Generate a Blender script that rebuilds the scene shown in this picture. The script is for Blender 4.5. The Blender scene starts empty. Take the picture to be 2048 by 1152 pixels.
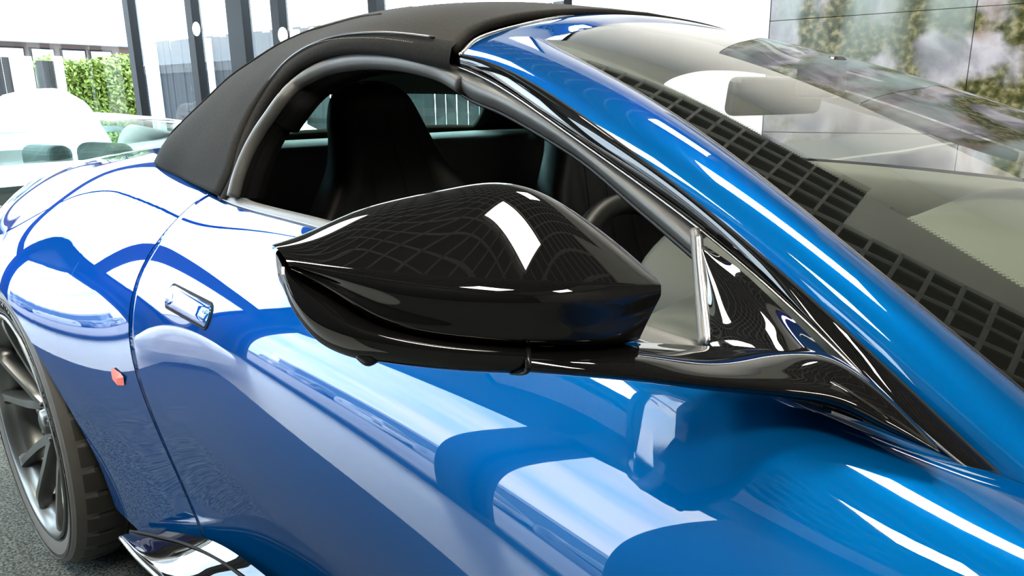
import bpy, bmesh, math, random
import numpy as np
from mathutils import Vector, Matrix
random.seed(7)
S = bpy.context.scene
COL = S.collection
PI = math.pi

# ------------------------------------------------------------------ camera
FL = 1467.0                                   # focal length in pixels of a 2048 px wide frame
PITCH, HEAD, ROLL = math.radians(14.4), math.radians(45.8), math.radians(0.8)
CAM = np.array([1.90, -1.30, 1.085])
_Fh = np.array([-math.cos(HEAD), math.sin(HEAD), 0]); _R0 = np.array([math.sin(HEAD), math.cos(HEAD), 0]); _Z = np.array([0, 0, 1.])
AF = math.cos(PITCH)*_Fh - math.sin(PITCH)*_Z
_U0 = math.sin(PITCH)*_Fh + math.cos(PITCH)*_Z
AR = math.cos(ROLL)*_R0 - math.sin(ROLL)*_U0
AU = math.sin(ROLL)*_R0 + math.cos(ROLL)*_U0
cd = bpy.data.cameras.new('camera'); cam = bpy.data.objects.new('camera', cd); COL.objects.link(cam)
cd.sensor_width = 36; cd.lens = 36*FL/2048; cd.clip_start = 0.02; cd.clip_end = 300
m = Matrix.Identity(4)
for i in range(3):
    m[i][0] = AR[i]; m[i][1] = AU[i]; m[i][2] = -AF[i]; m[i][3] = CAM[i]
cam.matrix_world = m
S.camera = cam

# ------------------------------------------------------------------ sky, exposure
S.view_settings.view_transform = 'Standard'; S.view_settings.look = 'None'
S.view_settings.exposure = 1.15; S.view_settings.gamma = 1.0; S.view_settings.use_curve_mapping = False
w = bpy.data.worlds.new('sky'); S.world = w; w.use_nodes = True
nt = w.node_tree; nt.nodes.clear()
SKY_STRENGTH = 6.5
tc = nt.nodes.new('ShaderNodeTexCoord'); mp = nt.nodes.new('ShaderNodeMapping'); mp.inputs['Scale'].default_value = (1.2, 1.2, 5)
no = nt.nodes.new('ShaderNodeTexNoise'); no.inputs['Scale'].default_value = 2.2; no.inputs['Detail'].default_value = 6; no.inputs['Roughness'].default_value = .6
cr_ = nt.nodes.new('ShaderNodeValToRGB'); cr_.color_ramp.elements[0].position = .38; cr_.color_ramp.elements[0].color = (.55, .78, 1.0, 1)
cr_.color_ramp.elements[1].position = .6; cr_.color_ramp.elements[1].color = (.93, .97, 1, 1)
bg = nt.nodes.new('ShaderNodeBackground'); bg.inputs['Strength'].default_value = SKY_STRENGTH
wo = nt.nodes.new('ShaderNodeOutputWorld')
nt.links.new(tc.outputs['Generated'], mp.inputs[0]); nt.links.new(mp.outputs[0], no.inputs[0]); nt.links.new(no.outputs[0], cr_.inputs[0])
nt.links.new(cr_.outputs[0], bg.inputs[0]); nt.links.new(bg.outputs[0], wo.inputs[0])

# ------------------------------------------------------------------ helpers
def mat(name, color=(.5, .5, .5), rough=.5, metal=0, coat=0, coat_rough=.02, spec=.5, emit=None, estr=0, noise=None, bump=None, trans=0, ior=1.45):
    M = bpy.data.materials.new(name); M.use_nodes = True
    n = M.node_tree; b = n.nodes['Principled BSDF']
    b.inputs['Base Color'].default_value = (*color, 1); b.inputs['Roughness'].default_value = rough
    b.inputs['Metallic'].default_value = metal; b.inputs['Coat Weight'].default_value = coat
    b.inputs['Coat Roughness'].default_value = coat_rough; b.inputs['Specular IOR Level'].default_value = spec
    b.inputs['Transmission Weight'].default_value = trans; b.inputs['IOR'].default_value = ior
    if emit: b.inputs['Emission Color'].default_value = (*emit, 1); b.inputs['Emission Strength'].default_value = estr
    t = None
    if noise or bump:
        t = n.nodes.new('ShaderNodeTexCoord')
    if noise:     # (scale, other colour, lo, hi[, stretch])
        mpn = n.nodes.new('ShaderNodeMapping'); mpn.inputs['Scale'].default_value = noise[4] if len(noise) > 4 else (1, 1, 1)
        q = n.nodes.new('ShaderNodeTexNoise'); q.inputs['Scale'].default_value = noise[0]; q.inputs['Detail'].default_value = 5
        r = n.nodes.new('ShaderNodeValToRGB')
        r.color_ramp.elements[0].position = noise[2]; r.color_ramp.elements[0].color = (*color, 1)
        r.color_ramp.elements[1].position = noise[3]; r.color_ramp.elements[1].color = (*noise[1], 1)
        n.links.new(t.outputs['Object'], mpn.inputs[0]); n.links.new(mpn.outputs[0], q.inputs['Vector'])
        n.links.new(q.outputs['Fac'], r.inputs[0]); n.links.new(r.outputs[0], b.inputs['Base Color'])
    if bump:      # (scale, strength, distance)
        q = n.nodes.new('ShaderNodeTexNoise'); q.inputs['Scale'].default_value = bump[0]; q.inputs['Detail'].default_value = 4
        u = n.nodes.new('ShaderNodeBump'); u.inputs['Strength'].default_value = bump[1]; u.inputs['Distance'].default_value = bump[2]
        n.links.new(t.outputs['Object'], q.inputs['Vector']); n.links.new(q.outputs['Fac'], u.inputs['Height']); n.links.new(u.outputs[0], b.inputs['Normal'])
    return M

def pane_mat(name, tint=(1, 1, 1), ior=1.5, rough=0.0):
    """thin sheet of glass: clear with a Fresnel reflection on top"""
    M = bpy.data.materials.new(name); M.use_nodes = True; n = M.node_tree; n.nodes.clear()
    o = n.nodes.new('ShaderNodeOutputMaterial'); mx = n.nodes.new('ShaderNodeMixShader')
    t = n.nodes.new('ShaderNodeBsdfTransparent'); t.inputs[0].default_value = (*tint, 1)
    g = n.nodes.new('ShaderNodeBsdfGlossy'); g.inputs['Roughness'].default_value = rough; g.inputs['Color'].default_value = (1, 1, 1, 1)
    f = n.nodes.new('ShaderNodeFresnel')                                   # the same reflection from either face of the sheet
    ge = n.nodes.new('ShaderNodeNewGeometry'); mi = n.nodes.new('ShaderNodeMix')
    mi.inputs[2].default_value = ior; mi.inputs[3].default_value = 1/ior
    n.links.new(ge.outputs['Backfacing'], mi.inputs[0]); n.links.new(mi.outputs[0], f.inputs['IOR'])
    n.links.new(f.outputs[0], mx.inputs[0]); n.links.new(t.outputs[0], mx.inputs[1]); n.links.new(g.outputs[0], mx.inputs[2]); n.links.new(mx.outputs[0], o.inputs[0])
    return M

def paint_mat(name, deep, bright):
    M = mat(name, deep, rough=.42, metal=.35, coat=1.0, coat_rough=.0, spec=.0)
    M.node_tree.nodes['Principled BSDF'].inputs['Specular Tint'].default_value = (.0, .3, 1, 1)
    n = M.node_tree; b = n.nodes['Principled BSDF']
    lw = n.nodes.new('ShaderNodeLayerWeight'); lw.inputs[0].default_value = .35
    mx = n.nodes.new('ShaderNodeMix'); mx.data_type = 'RGBA'; mx.inputs[6].default_value = (*bright, 1); mx.inputs[7].default_value = (*deep, 1)
    n.links.new(lw.outputs['Facing'], mx.inputs[0]); n.links.new(mx.outputs[2], b.inputs['Base Color'])
    b.inputs['Coat IOR'].default_value = 1.5
    return M

M = {}
M['paint'] = paint_mat('blue_metallic_paint', (.0, .016, .058), (.0, .070, .228))
M['black'] = mat('gloss_black_plastic', (.004, .004, .004), rough=.0, spec=.6)
M['frit'] = mat('black_glass_border', (.006, .006, .006), rough=.02, spec=.6)
M['satin'] = mat('satin_black_trim', (0.0072, 0.0072, 0.0066), rough=.3)
M['rubber'] = mat('rubber_seal', (0.0684, 0.0684, 0.06498), rough=.42, bump=(60, .15, .002))
M['rubberd'] = mat('dark_rubber', (0.0042, 0.0042, 0.0042), rough=.45, spec=.2)
M['fabric'] = mat('roof_fabric', (0.01134, 0.01053, 0.009315), rough=.85, noise=(420, (0.02025, 0.01903, 0.01701), .35, .65), bump=(900, .5, .0008), spec=.1)
M['leather'] = mat('black_leather', (0.00432, 0.00396, 0.00432), rough=.45, bump=(250, .2, .001), spec=.3)
M['trimcloth'] = mat('dark_cabin_trim', (0.0096, 0.01008, 0.01008), rough=.6, spec=.2)
M['cabin_grey'] = mat('grey_green_cabin', (.06, .085, .08), rough=.6)
M['dash'] = mat('dashboard_leather', (0.08976, 0.09715, 0.08237), rough=.6)
M['silver'] = mat('brushed_aluminium', (.55, .56, .56), rough=.25, metal=1)
M['bead'] = mat('dull_metal_bead', (.22, .22, .22), rough=.35, metal=1)
M['chrome'] = mat('chrome', (.8, .8, .8), rough=.06, metal=1)
M['gap'] = mat('shut_line_shadow_gap', (.002, .002, .002), rough=.9)
M['tyre'] = mat('tyre_rubber', (0.0215, 0.02016, 0.01747), rough=.5, bump=(90, .2, .001))
M['sidewall'] = mat('tyre_sidewall_sheen', (.072, .067, .060), rough=.5, bump=(90, .2, .001))  # tyre rubber with the sidewall's sheen put into a lighter base colour
M['letter'] = mat('tyre_lettering', (.003, .003, .003), rough=.35)
M['rim'] = mat('satin_graphite_wheel', (0.1268, 0.1317, 0.1268), rough=.3, metal=.85)
M['barrel'] = mat('wheel_barrel', (0.03, 0.03, 0.03), rough=.35, metal=.7)
M['disc'] = mat('brake_disc', (0.072, 0.072, 0.072), rough=.4, metal=.9)
M['orange'] = mat('orange_lens', (.8, .22, .03), rough=.1, coat=1)
M['red'] = mat('red_paper', (.75, .16, .12), rough=.6)
M['screen'] = pane_mat('windscreen_glass', (.86, .9, .84), ior=1.9)
M['cabin_glass'] = pane_mat('green_tinted_glass', (.45, .72, .66), ior=1.45)
M['pane'] = pane_mat('window_pane_glass', (.96, .98, .97), ior=1.3)
M['carglass'] = pane_mat('clear_car_glass', (.80, .93, .90), ior=1.5)
M['lining'] = mat('black_roof_lining', (0.0014, 0.0014, 0.0014), rough=.6, spec=.08)
M['darkwall'] = mat('charcoal_window_surround', (.035, .037, .04), rough=.6, spec=.2)
M['greywall'] = mat('grey_wall_paint', (.16, .155, .15), rough=.8)
M['white'] = mat('white_wall_paint', (.86, .85, .82), rough=.7)
M['ceil'] = mat('ceiling_paint', (.86, .82, .70), rough=.8)
M['tile_b'] = mat('black_ceiling_tile', (.012, .012, .012), rough=.8)
M['tbar'] = mat('ceiling_tee_bar', (.40, .38, .34), rough=.5)
M['carpet'] = mat('speckled_grey_carpet', (0.03881, 0.04269, 0.04114), rough=.95, noise=(160, (0.1319, 0.1474, 0.1397), .38, .66), bump=(180, .8, .004), spec=0)
M['floor'] = mat('pale_floor_tile', (0.4085, 0.415, 0.4085), rough=.25)
M['mull'] = mat('dark_window_frame', (0.0084, 0.00924, 0.0098), rough=.4, metal=.3, spec=.1)
M['lamp'] = mat('ceiling_lamp_diffuser', (.9, .9, .85), emit=(1, .93, .8), estr=31)
M['wpaint'] = mat('white_car_paint', (.80, .82, .83), rough=.3, coat=1)
M['wglass'] = mat('dark_car_glass', (0.119, 0.1615, 0.1615), rough=.02, metal=.6)
M['wood'] = mat('weathered_grey_board', (0.0096, 0.0096, 0.0102), rough=.9, noise=(9, (0.027, 0.027, 0.027), .4, .7, (1, 1, .08)))
M['white_post'] = mat('white_painted_post', (.7, .73, .74), rough=.6)
M['leaf'] = mat('hedge_leaf', (0.0588, 0.1092, 0.01008), rough=.5, noise=(14, (0.168, 0.2268, 0.0336), .35, .65))
M['paving'] = mat('pale_paving', (0.306, 0.2805, 0.289), rough=.9, noise=(3, (0.357, 0.3315, 0.3315), .4, .6))
M['asphalt'] = mat('asphalt', (0.1105, 0.119, 0.136), rough=.9)
M['clad'] = mat('corrugated_cladding', (0.136, 0.204, 0.272), rough=.6)
M['coping'] = mat('white_roof_edge', (0.527, 0.561, 0.595), rough=.6)
M['brown'] = mat('brown_timber', (0.096, 0.066, 0.054), rough=.8)

def tag(o, label=None, cat=None, group=None, kind=None):
    if label: o['label'] = label
    if cat: o['category'] = cat
    if group: o['group'] = group
    if kind: o['kind'] = kind
    return o

def thing(name, label, cat, loc=(0, 0, 0), rotz=0, group=None):
    o = bpy.data.objects.new(name, None); COL.objects.link(o)
    o.location = loc; o.rotation_euler = (0, 0, rotz); o.empty_display_size = .1
    return tag(o, label, cat, group)

def obj(name, vf, material, parent=None, smooth=True, label=None):
    v, f = vf
    me = bpy.data.meshes.new(name); me.from_pydata([tuple(map(float, p)) for p in v], [], f); me.update()
    if smooth:
        for p in me.polygons: p.use_smooth = True
    if material: me.materials.append(material)
    o = bpy.data.objects.new(name, me); COL.objects.link(o)
    if parent: o.parent = parent
    if label: o['label'] = label
    return o

def autosmooth(o, ang=35):
    me = o.data; bm = bmesh.new(); bm.from_mesh(me)
    for e in bm.edges:
        if len(e.link_faces) == 2 and e.calc_face_angle(0) > math.radians(ang): e.smooth = False
    bm.to_mesh(me); bm.free()

def solid(o, t, off=-1):
    s = o.modifiers.new('thickness', 'SOLIDIFY'); s.thickness = t; s.offset = off
    return o

def bevel(o, wd, seg=2):
    s = o.modifiers.new('bevel', 'BEVEL'); s.width = wd; s.segments = seg; s.limit_method = 'ANGLE'; s.angle_limit = math.radians(40)
    return o

def crv(pts, n):
    """Catmull-Rom through pts (k,3), n samples, chord-length parameter (centripetal)"""
    p = np.array(pts, float)
    if len(p) == 2: return p[0] + (p[1]-p[0])*np.linspace(0, 1, n)[:, None]
    d = np.maximum(np.linalg.norm(np.diff(p, axis=0), axis=1), 1e-6)**.5
    t = np.concatenate([[0], np.cumsum(d)])
    return hermite(t, p, np.linspace(0, t[-1], n))

def hermite(t, p, q):
    t = np.array(t, float); p = np.array(p, float)
    if p.ndim == 1: p = p[:, None]; flat = True
    else: flat = False
    k = len(t); m_ = np.zeros_like(p)
    for i in range(k):
        if i == 0: m_[i] = (p[1]-p[0])/(t[1]-t[0])
        elif i == k-1: m_[i] = (p[-1]-p[-2])/(t[-1]-t[-2])
        else:
            h0, h1 = t[i]-t[i-1], t[i+1]-t[i]
            m_[i] = ((p[i]-p[i-1])/h0*h1 + (p[i+1]-p[i])/h1*h0)/(h0+h1)
    q = np.clip(np.atleast_1d(q), t[0], t[-1])
    i = np.clip(np.searchsorted(t, q, side='right')-1, 0, k-2)
    h = (t[i+1]-t[i])[:, None]; s = ((q-t[i])[:, None])/h
    r = (2*s**3-3*s**2+1)*p[i] + (s**3-2*s**2+s)*h*m_[i] + (-2*s**3+3*s**2)*p[i+1] + (s**3-s**2)*h*m_[i+1]
    return r[:, 0] if flat else r

def nspline(t, p, q):
    """natural cubic spline, for lacquered surfaces whose reflections must not ripple"""
    t = np.array(t, float); p = np.array(p, float); n = len(t); h = np.diff(t)
    A = np.zeros((n, n)); R = np.zeros((n,)+p.shape[1:]); A[0, 0] = A[-1, -1] = 1
    for i in range(1, n-1):
        A[i, i-1], A[i, i], A[i, i+1] = h[i-1], 2*(h[i-1]+h[i]), h[i]
        R[i] = 6*((p[i+1]-p[i])/h[i]-(p[i]-p[i-1])/h[i-1])
    c = np.linalg.solve(A, R.reshape(n, -1)).reshape(R.shape)
    q = np.atleast_1d(q); i = np.clip(np.searchsorted(t, q, side='right')-1, 0, n-2)
    sh = (slice(None),)+(None,)*(p.ndim-1)
    hh = h[i][sh]; a = (t[i+1]-q)[sh]/hh; b = 1-a
    return a*p[i]+b*p[i+1]+((a**3-a)*c[i]+(b**3-b)*c[i+1])*hh**2/6

def grid_vf(G, closed=False, flip=False):
    nr, nc = len(G), len(G[0])
    v = [tuple(p) for row in G for p in row]; f = []
    for i in range(nr-1):
        for j in range(nc-1 if not closed else nc):
            a, b = i*nc+j, i*nc+(j+1) % nc
            q = (a, b, b+nc, a+nc)
            f.append(q[::-1] if flip else q)
    return v, f

def net(ctrl, nu, nv):
    """smooth surface through a net of control points [rows][cols]"""
    c = np.array(ctrl, float)
    rows = np.array([crv(r, nu) for r in c])
    out = np.array([crv(rows[:, j], nv) for j in range(nu)])
    return out.transpose(1, 0, 2)

def merge(*vfs):
    V, F = [], []
    for v, f in vfs:
        k = len(V); V += [tuple(p) for p in v]; F += [tuple(i+k for i in q) for q in f]
    return V, F

def box_vf(x0, x1, y0, y1, z0, z1):
    v = [(x, y, z) for z in (z0, z1) for y in (y0, y1) for x in (x0, x1)]
    return v, [(0, 2, 3, 1), (4, 5, 7, 6), (0, 1, 5, 4), (2, 6, 7, 3), (0, 4, 6, 2), (1, 3, 7, 5)]

def tube_vf(pts, r, seg=10, n=None, flat=1.0, up=(0, 0, 1)):
    p = crv(pts, n) if n else np.array(pts, float)
    k = len(p); rr = np.interp(np.linspace(0, 1, k), np.linspace(0, 1, len(r)), r) if hasattr(r, '__len__') else [r]*k
    G = []
    for i in range(k):
        d = p[min(i+1, k-1)]-p[max(i-1, 0)]; d = d/np.linalg.norm(d)
        a = np.cross(d, up); a /= np.linalg.norm(a)+1e-9; b = np.cross(a, d)
        G.append([p[i] + rr[i]*(math.cos(t)*a + flat*math.sin(t)*b) for t in np.linspace(0, 2*PI, seg, endpoint=False)])
    v, f = grid_vf(G, closed=True)
    f.append(tuple(range(seg))[::-1]); f.append(tuple((k-1)*seg+i for i in range(seg)))
    return v, f

def lathe_y_vf(prof, seg, c=(0, 0, 0)):
    """prof: (radius, y) turned about the Y axis"""
    G = [[(c[0]+r*math.cos(t), c[1]+y, c[2]+r*math.sin(t)) for t in np.linspace(0, 2*PI, seg, endpoint=False)] for r, y in prof]
    return grid_vf(G, closed=True)

def sight(x, y, Y):
    """point of the line of sight through photo pixel (x, y) on the car's own plane Y"""
    r = AF + AR*(x-1024)/FL + AU*(576-y)/FL
    return CAM + r*(Y-CAM[1])/r[1]
def sights(l): return [sight(*q) for q in l]
def sightz(x, y, z):
    r = AF + AR*(x-1024)/FL + AU*(576-y)/FL
    return CAM + r*z
def mir(l): return [(p[0], -p[1], p[2]) for p in l]

# ------------------------------------------------------------------ showroom (rotated a little against the car)
ROT = math.radians(8.7)
A_ = np.array([math.cos(ROT), math.sin(ROT), 0]); N_ = np.array([-math.sin(ROT), math.cos(ROT), 0])
O_ = np.array([CAM[0], CAM[1], 0])
ZF = -0.02
ROOM = Matrix.Translation(Vector(O_)) @ Matrix.Rotation(ROT, 4, 'Z')
def robj(name, vf, material, parent=None, smooth=False):
    o = obj(name, vf, material, parent, smooth)
    if not parent: o.matrix_world = ROOM
    return o
def rthing(name, label, cat, a, b, z, group=None, rot=0):
    p = ROOM @ Vector((a, b, z))
    return thing(name, label, cat, p, ROT+rot, group)
A0, A1, BF, BN, HC = -9.3, 6.0, 5.0, -1.9, 4.0      # room: a from A0 to A1, far wall b=BF, near (camera side) wall b=BN
st = lambda o: tag(o, kind='structure')
AL = -10.0                                     # the left end wall runs askew from a=A0 at the far side to a=AL at the near side
st(robj('floor', box_vf(AL, A1, BN, BF, ZF-.1, ZF-.004), M['floor']))
st(robj('trim_1', merge(box_vf(-4.4, A1, -.25, 4.2, ZF-.003, ZF), box_vf(-.3, A1, BN, -.25, ZF-.003, ZF)), M['carpet']))
# ceiling: plain surround with a sunk black tiled field
GA0, GA1, GB0, GB1, GAs, GB2 = -5.4, 3.6, -1.5, 3.5, .2, 4.35
HB_ = 5.7                                     # the left end of the room is higher
cv = merge(box_vf(GA0-.1, A1, GB2, BF, HC, HC+.1), box_vf(GAs, A1, GB1, GB2, HC, HC+.1), box_vf(GA0-.1, A1, BN, GB0, HC, HC+.1), box_vf(AL, GA0-.1, BN, BF, HB_, HB_+.1), box_vf(GA0-.1, GA0-.02, BN, BF, HC, HB_+.1), box_vf(GA1, A1, GB0, GB1, HC, HC+.1))
st(robj('ceiling', cv, M['ceil']))
st(robj('trim_2', merge(box_vf(GA0, GA1, GB0, GB1, HC+.07, HC+.1), box_vf(GA0, GAs, GB1, GB2, HC+.07, HC+.1)), M['tile_b']))
bars = []
for k in range(int((GA1-GA0)/.2)+1):
    x = GA0+.2*k; bars.append(box_vf(x-.011, x+.011, GB0, GB2 if x < GAs else GB1, HC+.02, HC+.055))
for k in range(int((GB2-GB0)/.2)+1):
    y = GB0+.2*k; bars.append(box_vf(GA0, GA1 if y < GB1 else GAs, y-.011, y+.011, HC+.02, HC+.055))
st(robj('trim_3', merge(*bars), M['tbar']))
def far_a(px):          # where the far wall is met by the level line of sight of a photo column
    r = _Fh + _R0*(px-1024)/FL*math.cos(PITCH)
    return BF*float(r@A_)/float(r@N_)
aW, aS = far_a(1148), far_a(1543)
WT = 3.95                                     # window head of the far and left glazing
st(robj('wall_far', merge(box_vf(aW, A1, BF, BF+.2, ZF, HC), box_vf(A0, aW, BF, BF+.2, WT, HC), box_vf(A0, GA0, BF, BF+.2, HC, HB_)), M['white']))
st(robj('wall_right', box_vf(A1, A1+.2, BN, BF, ZF, HC), M['greywall']))
fr = []
for q, wd in [(A0+.05, .12), (far_a(403), .12), (far_a(491), .27), (far_a(570), .12), (far_a(760), .11), (far_a(1143), .10)]:
    fr.append(box_vf(q-wd/2, q+wd/2, BF, BF+.12, ZF, WT))
fr.append(box_vf(A0, aW, BF, BF+.12, ZF, ZF+.12))
wf = st(robj('window_1', merge(*fr), M['mull']))
robj('pane', ([(A0, BF+.05, ZF+.1), (aW, BF+.05, ZF+.1), (aW, BF+.05, WT), (A0, BF+.05, WT)], [(0, 1, 2, 3)]), M['pane'], wf)
# left end of the room: glazed above a low sill
def skew(vf):
    """x of a box given relative to the end wall -> follows the slanted wall line"""
    return [(x+A0+(y-BF)*(A0-AL)/(BF-BN), y, z) for x, y, z in vf[0]], vf[1]
st(robj('wall_left', skew(merge(box_vf(-.2, 0, BN, BF, HB_-.15, HB_), box_vf(-.2, 0, BN-.2, BN+.45, ZF, HB_), box_vf(-.2, 0, BN, BF, 2.9, 3.35), box_vf(-.2, 0, BN, BF, ZF-.1, ZF+.1))), M['darkwall']))
wl_ = st(robj('window_3', skew(merge(box_vf(-.14, -.04, 1.6, 1.7, ZF+.1, HB_-.15), box_vf(-.14, -.04, BN+.45, BN+.52, ZF+.1, HB_-.15))), M['mull']))
robj('pane', skew(([(-.1, BN+.35, ZF+.1), (-.1, BF, ZF+.1), (-.1, BF, HB_-.15), (-.1, BN+.35, HB_-.15)], [(3, 2, 1, 0)])), M['pane'], wl_)
# near side (behind the photographer): tall panes between piers over a low sill, seen in the reflections
NH = 3.35
NPIER = [(AL, AL+.35), (-4.30, -4.02), (-2.75, A1)]
fr = [box_vf(p, q, BN-.25, BN, ZF, HC) for p, q in NPIER] + [box_vf(AL, A1, BN-.25, BN, NH, HC), box_vf(AL, GA0, BN-.25, BN, HC, HB_), box_vf(AL, A1, BN-.25, BN, ZF-.1, ZF+.14)]
st(robj('wall_near', merge(*fr), M['darkwall']))
wn = st(robj('window_2', merge(*[box_vf(q-.03, q+.03, BN-.16, BN-.08, ZF+.14, NH) for q in (AL+.38, -4.33, -3.99, -2.78)]), M['mull']))
robj('pane', ([(AL, BN-.12, ZF+.14), (A1, BN-.12, ZF+.14), (A1, BN-.12, NH), (AL, BN-.12, NH)], [(3, 2, 1, 0)]), M['pane'], wn)
# lamps let into the ceiling
LAMPS = [(-1.15, -.3, .4, .4), (-.35, 1.7, 1.1, .6), (-1.0, 3.4, .5, .6), (-3.3, 1.5, 1.2, .6), (-3.3, -.75, 1.2, .6), (1.5, -.75, 1.2, .6), (-6.6, .4, 1.2, .6), (-6.6, 3.2, 1.2, .6), (4.4, .4, 1.2, .6)]
LAMP_AT = ['over the camera side of the car, nearest the door reflections', 'above the door mirror, bright in its glossy cap', 'above the far side of the cabin, streaked in the sail panel', 'towards the rear of the car on its far side', 'towards the rear of the car on the camera side', 'over the bonnet on the camera side', 'in the high left bay, nearest the middle', 'in the high left bay, by the far glazing', 'near the right-hand wall in front of the car']
for k, (a, b, la, lb) in enumerate(LAMPS):
    t = rthing('ceiling_lamp', 'flat white lamp panel '+LAMP_AT[k], 'lamp', a, b, HC if a > -5.5 else 5.7, 'flat panel lamps in the ceiling')
    obj('lamp_frame', merge(box_vf(-la/2-.02, -la/2, -lb/2-.02, lb/2+.02, -.012, .02), box_vf(la/2, la/2+.02, -lb/2-.02, lb/2+.02, -.012, .02), box_vf(-la/2, la/2, -lb/2-.02, -lb/2, -.012, .02), box_vf(-la/2, la/2, lb/2, lb/2+.02, -.012, .02)), M['white'], t, smooth=False)
    obj('diffuser', box_vf(-la/2, la/2, -lb/2, lb/2, -.006, .0), M['lamp'], t, smooth=False)
#SPLIT
# ------------------------------------------------------------------ the blue car
car = thing('convertible_car', 'metallic blue two-seat convertible with black fabric roof raised and gloss black door mirror', 'car')

SEC = [  # X, eight (Y, Z) from the belt down to the sill, right-hand side
 (-.75, [(-.40,.93),(-.58,.91),(-.70,.86),(-.80,.78),(-.86,.69),(-.88,.58),(-.86,.42),(-.84,.27)]),
 (-.45, [(-.48,.955),(-.64,.925),(-.77,.865),(-.87,.79),(-.925,.69),(-.94,.57),(-.92,.42),(-.88,.27)]),
 (-.20, [(-.54,.962),(-.68,.932),(-.80,.870),(-.905,.79),(-.962,.69),(-.972,.57),(-.95,.42),(-.90,.27)]),
 (.00,  [(-.585,.962),(-.70,.938),(-.81,.880),(-.91,.795),(-.968,.69),(-.975,.565),(-.955,.42),(-.90,.27)]),
 (.20,  [(-.635,.950),(-.705,.930),(-.785,.880),(-.873,.797),(-.940,.69),(-.952,.565),(-.935,.42),(-.90,.27)]),
 (.40,  [(-.675,.936),(-.720,.918),(-.780,.873),(-.852,.795),(-.908,.69),(-.922,.57),(-.912,.43),(-.90,.28)]),
 (.62,  [(-.722,.920),(-.752,.902),(-.800,.860),(-.855,.790),(-.890,.69),(-.900,.575),(-.897,.44),(-.90,.29)]),
 (1.0,  [(-.765,.916),(-.790,.898),(-.830,.853),(-.876,.785),(-.898,.695),(-.903,.585),(-.895,.46),(-.905,.31)]),
 (1.4,  [(-.800,.898),(-.822,.882),(-.852,.845),(-.892,.785),(-.918,.700),(-.922,.590),(-.905,.46),(-.91,.31)]),
 (1.7,  [(-.800,.872),(-.838,.866),(-.876,.837),(-.918,.780),(-.948,.700),(-.954,.590),(-.93,.46),(-.92,.31)]),
 (2.0,  [(-.775,.835),(-.830,.846),(-.890,.848),(-.948,.787),(-.982,.700),(-.985,.590),(-.95,.46),(-.93,.31)]),
 (2.6,  [(-.700,.850),(-.800,.856),(-.880,.842),(-.945,.785),(-.985,.700),(-.99,.590),(-.96,.46),(-.94,.31)]),
]
SX = np.array([s[0] for s in SEC]); SP = np.array([s[1] for s in SEC])          # (12, 8, 2)
_ST = np.concatenate([[0], np.cumsum(np.linalg.norm(np.diff(SP.mean(axis=0), axis=0), axis=1))])
def section(X, n=400):
    """dense (Y, Z) profile of the body side at station X, belt first (curvature-continuous both ways)"""
    c = nspline(SX, SP, [X])[0]
    return nspline(_ST, c, np.linspace(0, _ST[-1], n))
def side_point(X, Z, off=0.0):
    s = section(X, 400); i = int(np.argmin(abs(s[:, 1]-Z)))
    d = s[min(i+1, 399)]-s[max(i-1, 0)]; d /= np.linalg.norm(d)
    nrm = np.array([d[1], -d[0]])
    if nrm[0] > 0: nrm = -nrm
    return np.array([X, s[i, 0]+nrm[0]*off, s[i, 1]+nrm[1]*off])
# rear edge of the door as X over Z (seen on the side surface)
def on_side(px, py):
    best = None
    for Y in np.linspace(-1.0, -.6, 161):
        q = sight(px, py, Y); s = section(q[0], 60)
        if q[2] > s[0, 1]+.01: continue
        Ys = np.interp(-q[2], -s[::1, 1], s[:, 0]) if True else 0
        e = abs(Ys-Y)
        if best is None or e < best[0]: best = (e, q)
    return best[1]
gap_px = [(405,402),(346,438),(332,455),(304,494),(283,532),(266,608),(266,695),(280,765),(294,818),(329,908),(377,1014),(412,1079)]
gp = [on_side(*q) for q in gap_px]
gz = np.array([q[2] for q in gp]); gx = np.array([q[0] for q in gp])
o_ = np.argsort(gz); gz, gx = gz[o_], gx[o_]
print('door gap', [(round(float(a), 3), round(float(b), 3)) for a, b in zip(gx, gz)])
gco = np.polyfit(gz, gx, 3)
def door_rear(Z): return float(np.polyval(gco, min(max(Z, gz[0]-.1), .93)))
XC, ZC, RA = -.08, .335, .375          # rear wheel arch
def body_patch(name, xs_fn, nu, nv, material, parent, cut_arch=False, back=.012):
    """patch of the side surface; xs_fn(Z) gives its two X limits"""
    G = []
    us = np.linspace(0, 1, nu)
    dense = None
    vv = np.linspace(0, 1, nv)
    for u in us:
        col = []
        X = None
        for v in vv:
            # iterate to place the point between the limits at its own height
            Zg = col[-1][2] if col else .92
            for _ in range(3):
                a, b = xs_fn(Zg); X = a+(b-a)*u
                s = sec_cache(X); q = s_at(s, v); Zg = q[1]
            col.append((X, q[0], q[1]))
        G.append(col)
    return np.array(G).transpose(1, 0, 2)
_cache = {}
def sec_cache(X):
    k = round(float(X), 5)
    if k not in _cache: _cache[k] = section(k, 400)
    return _cache[k]
def s_at(s, v):
    t = v*(len(s)-1); i = min(int(t), len(s)-2); return s[i]+(s[i+1]-s[i])*(t-i)
def edge_return(G, d=.02, rows=(0, 1, 2, 3)):
    return G
def panel(name, G, material, parent, thick=.006):
    v, f = grid_vf(G, flip=True); o = obj(name, (v, f), material, parent)
    solid(o, thick, -1)
    return o
# orientation: rows go down (v), columns forward (u)
DG = body_patch('door', lambda Z: (door_rear(Z)+.0018, 2.12), 90, 60, None, None)
door = panel('door', DG, M['paint'], car)
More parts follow.
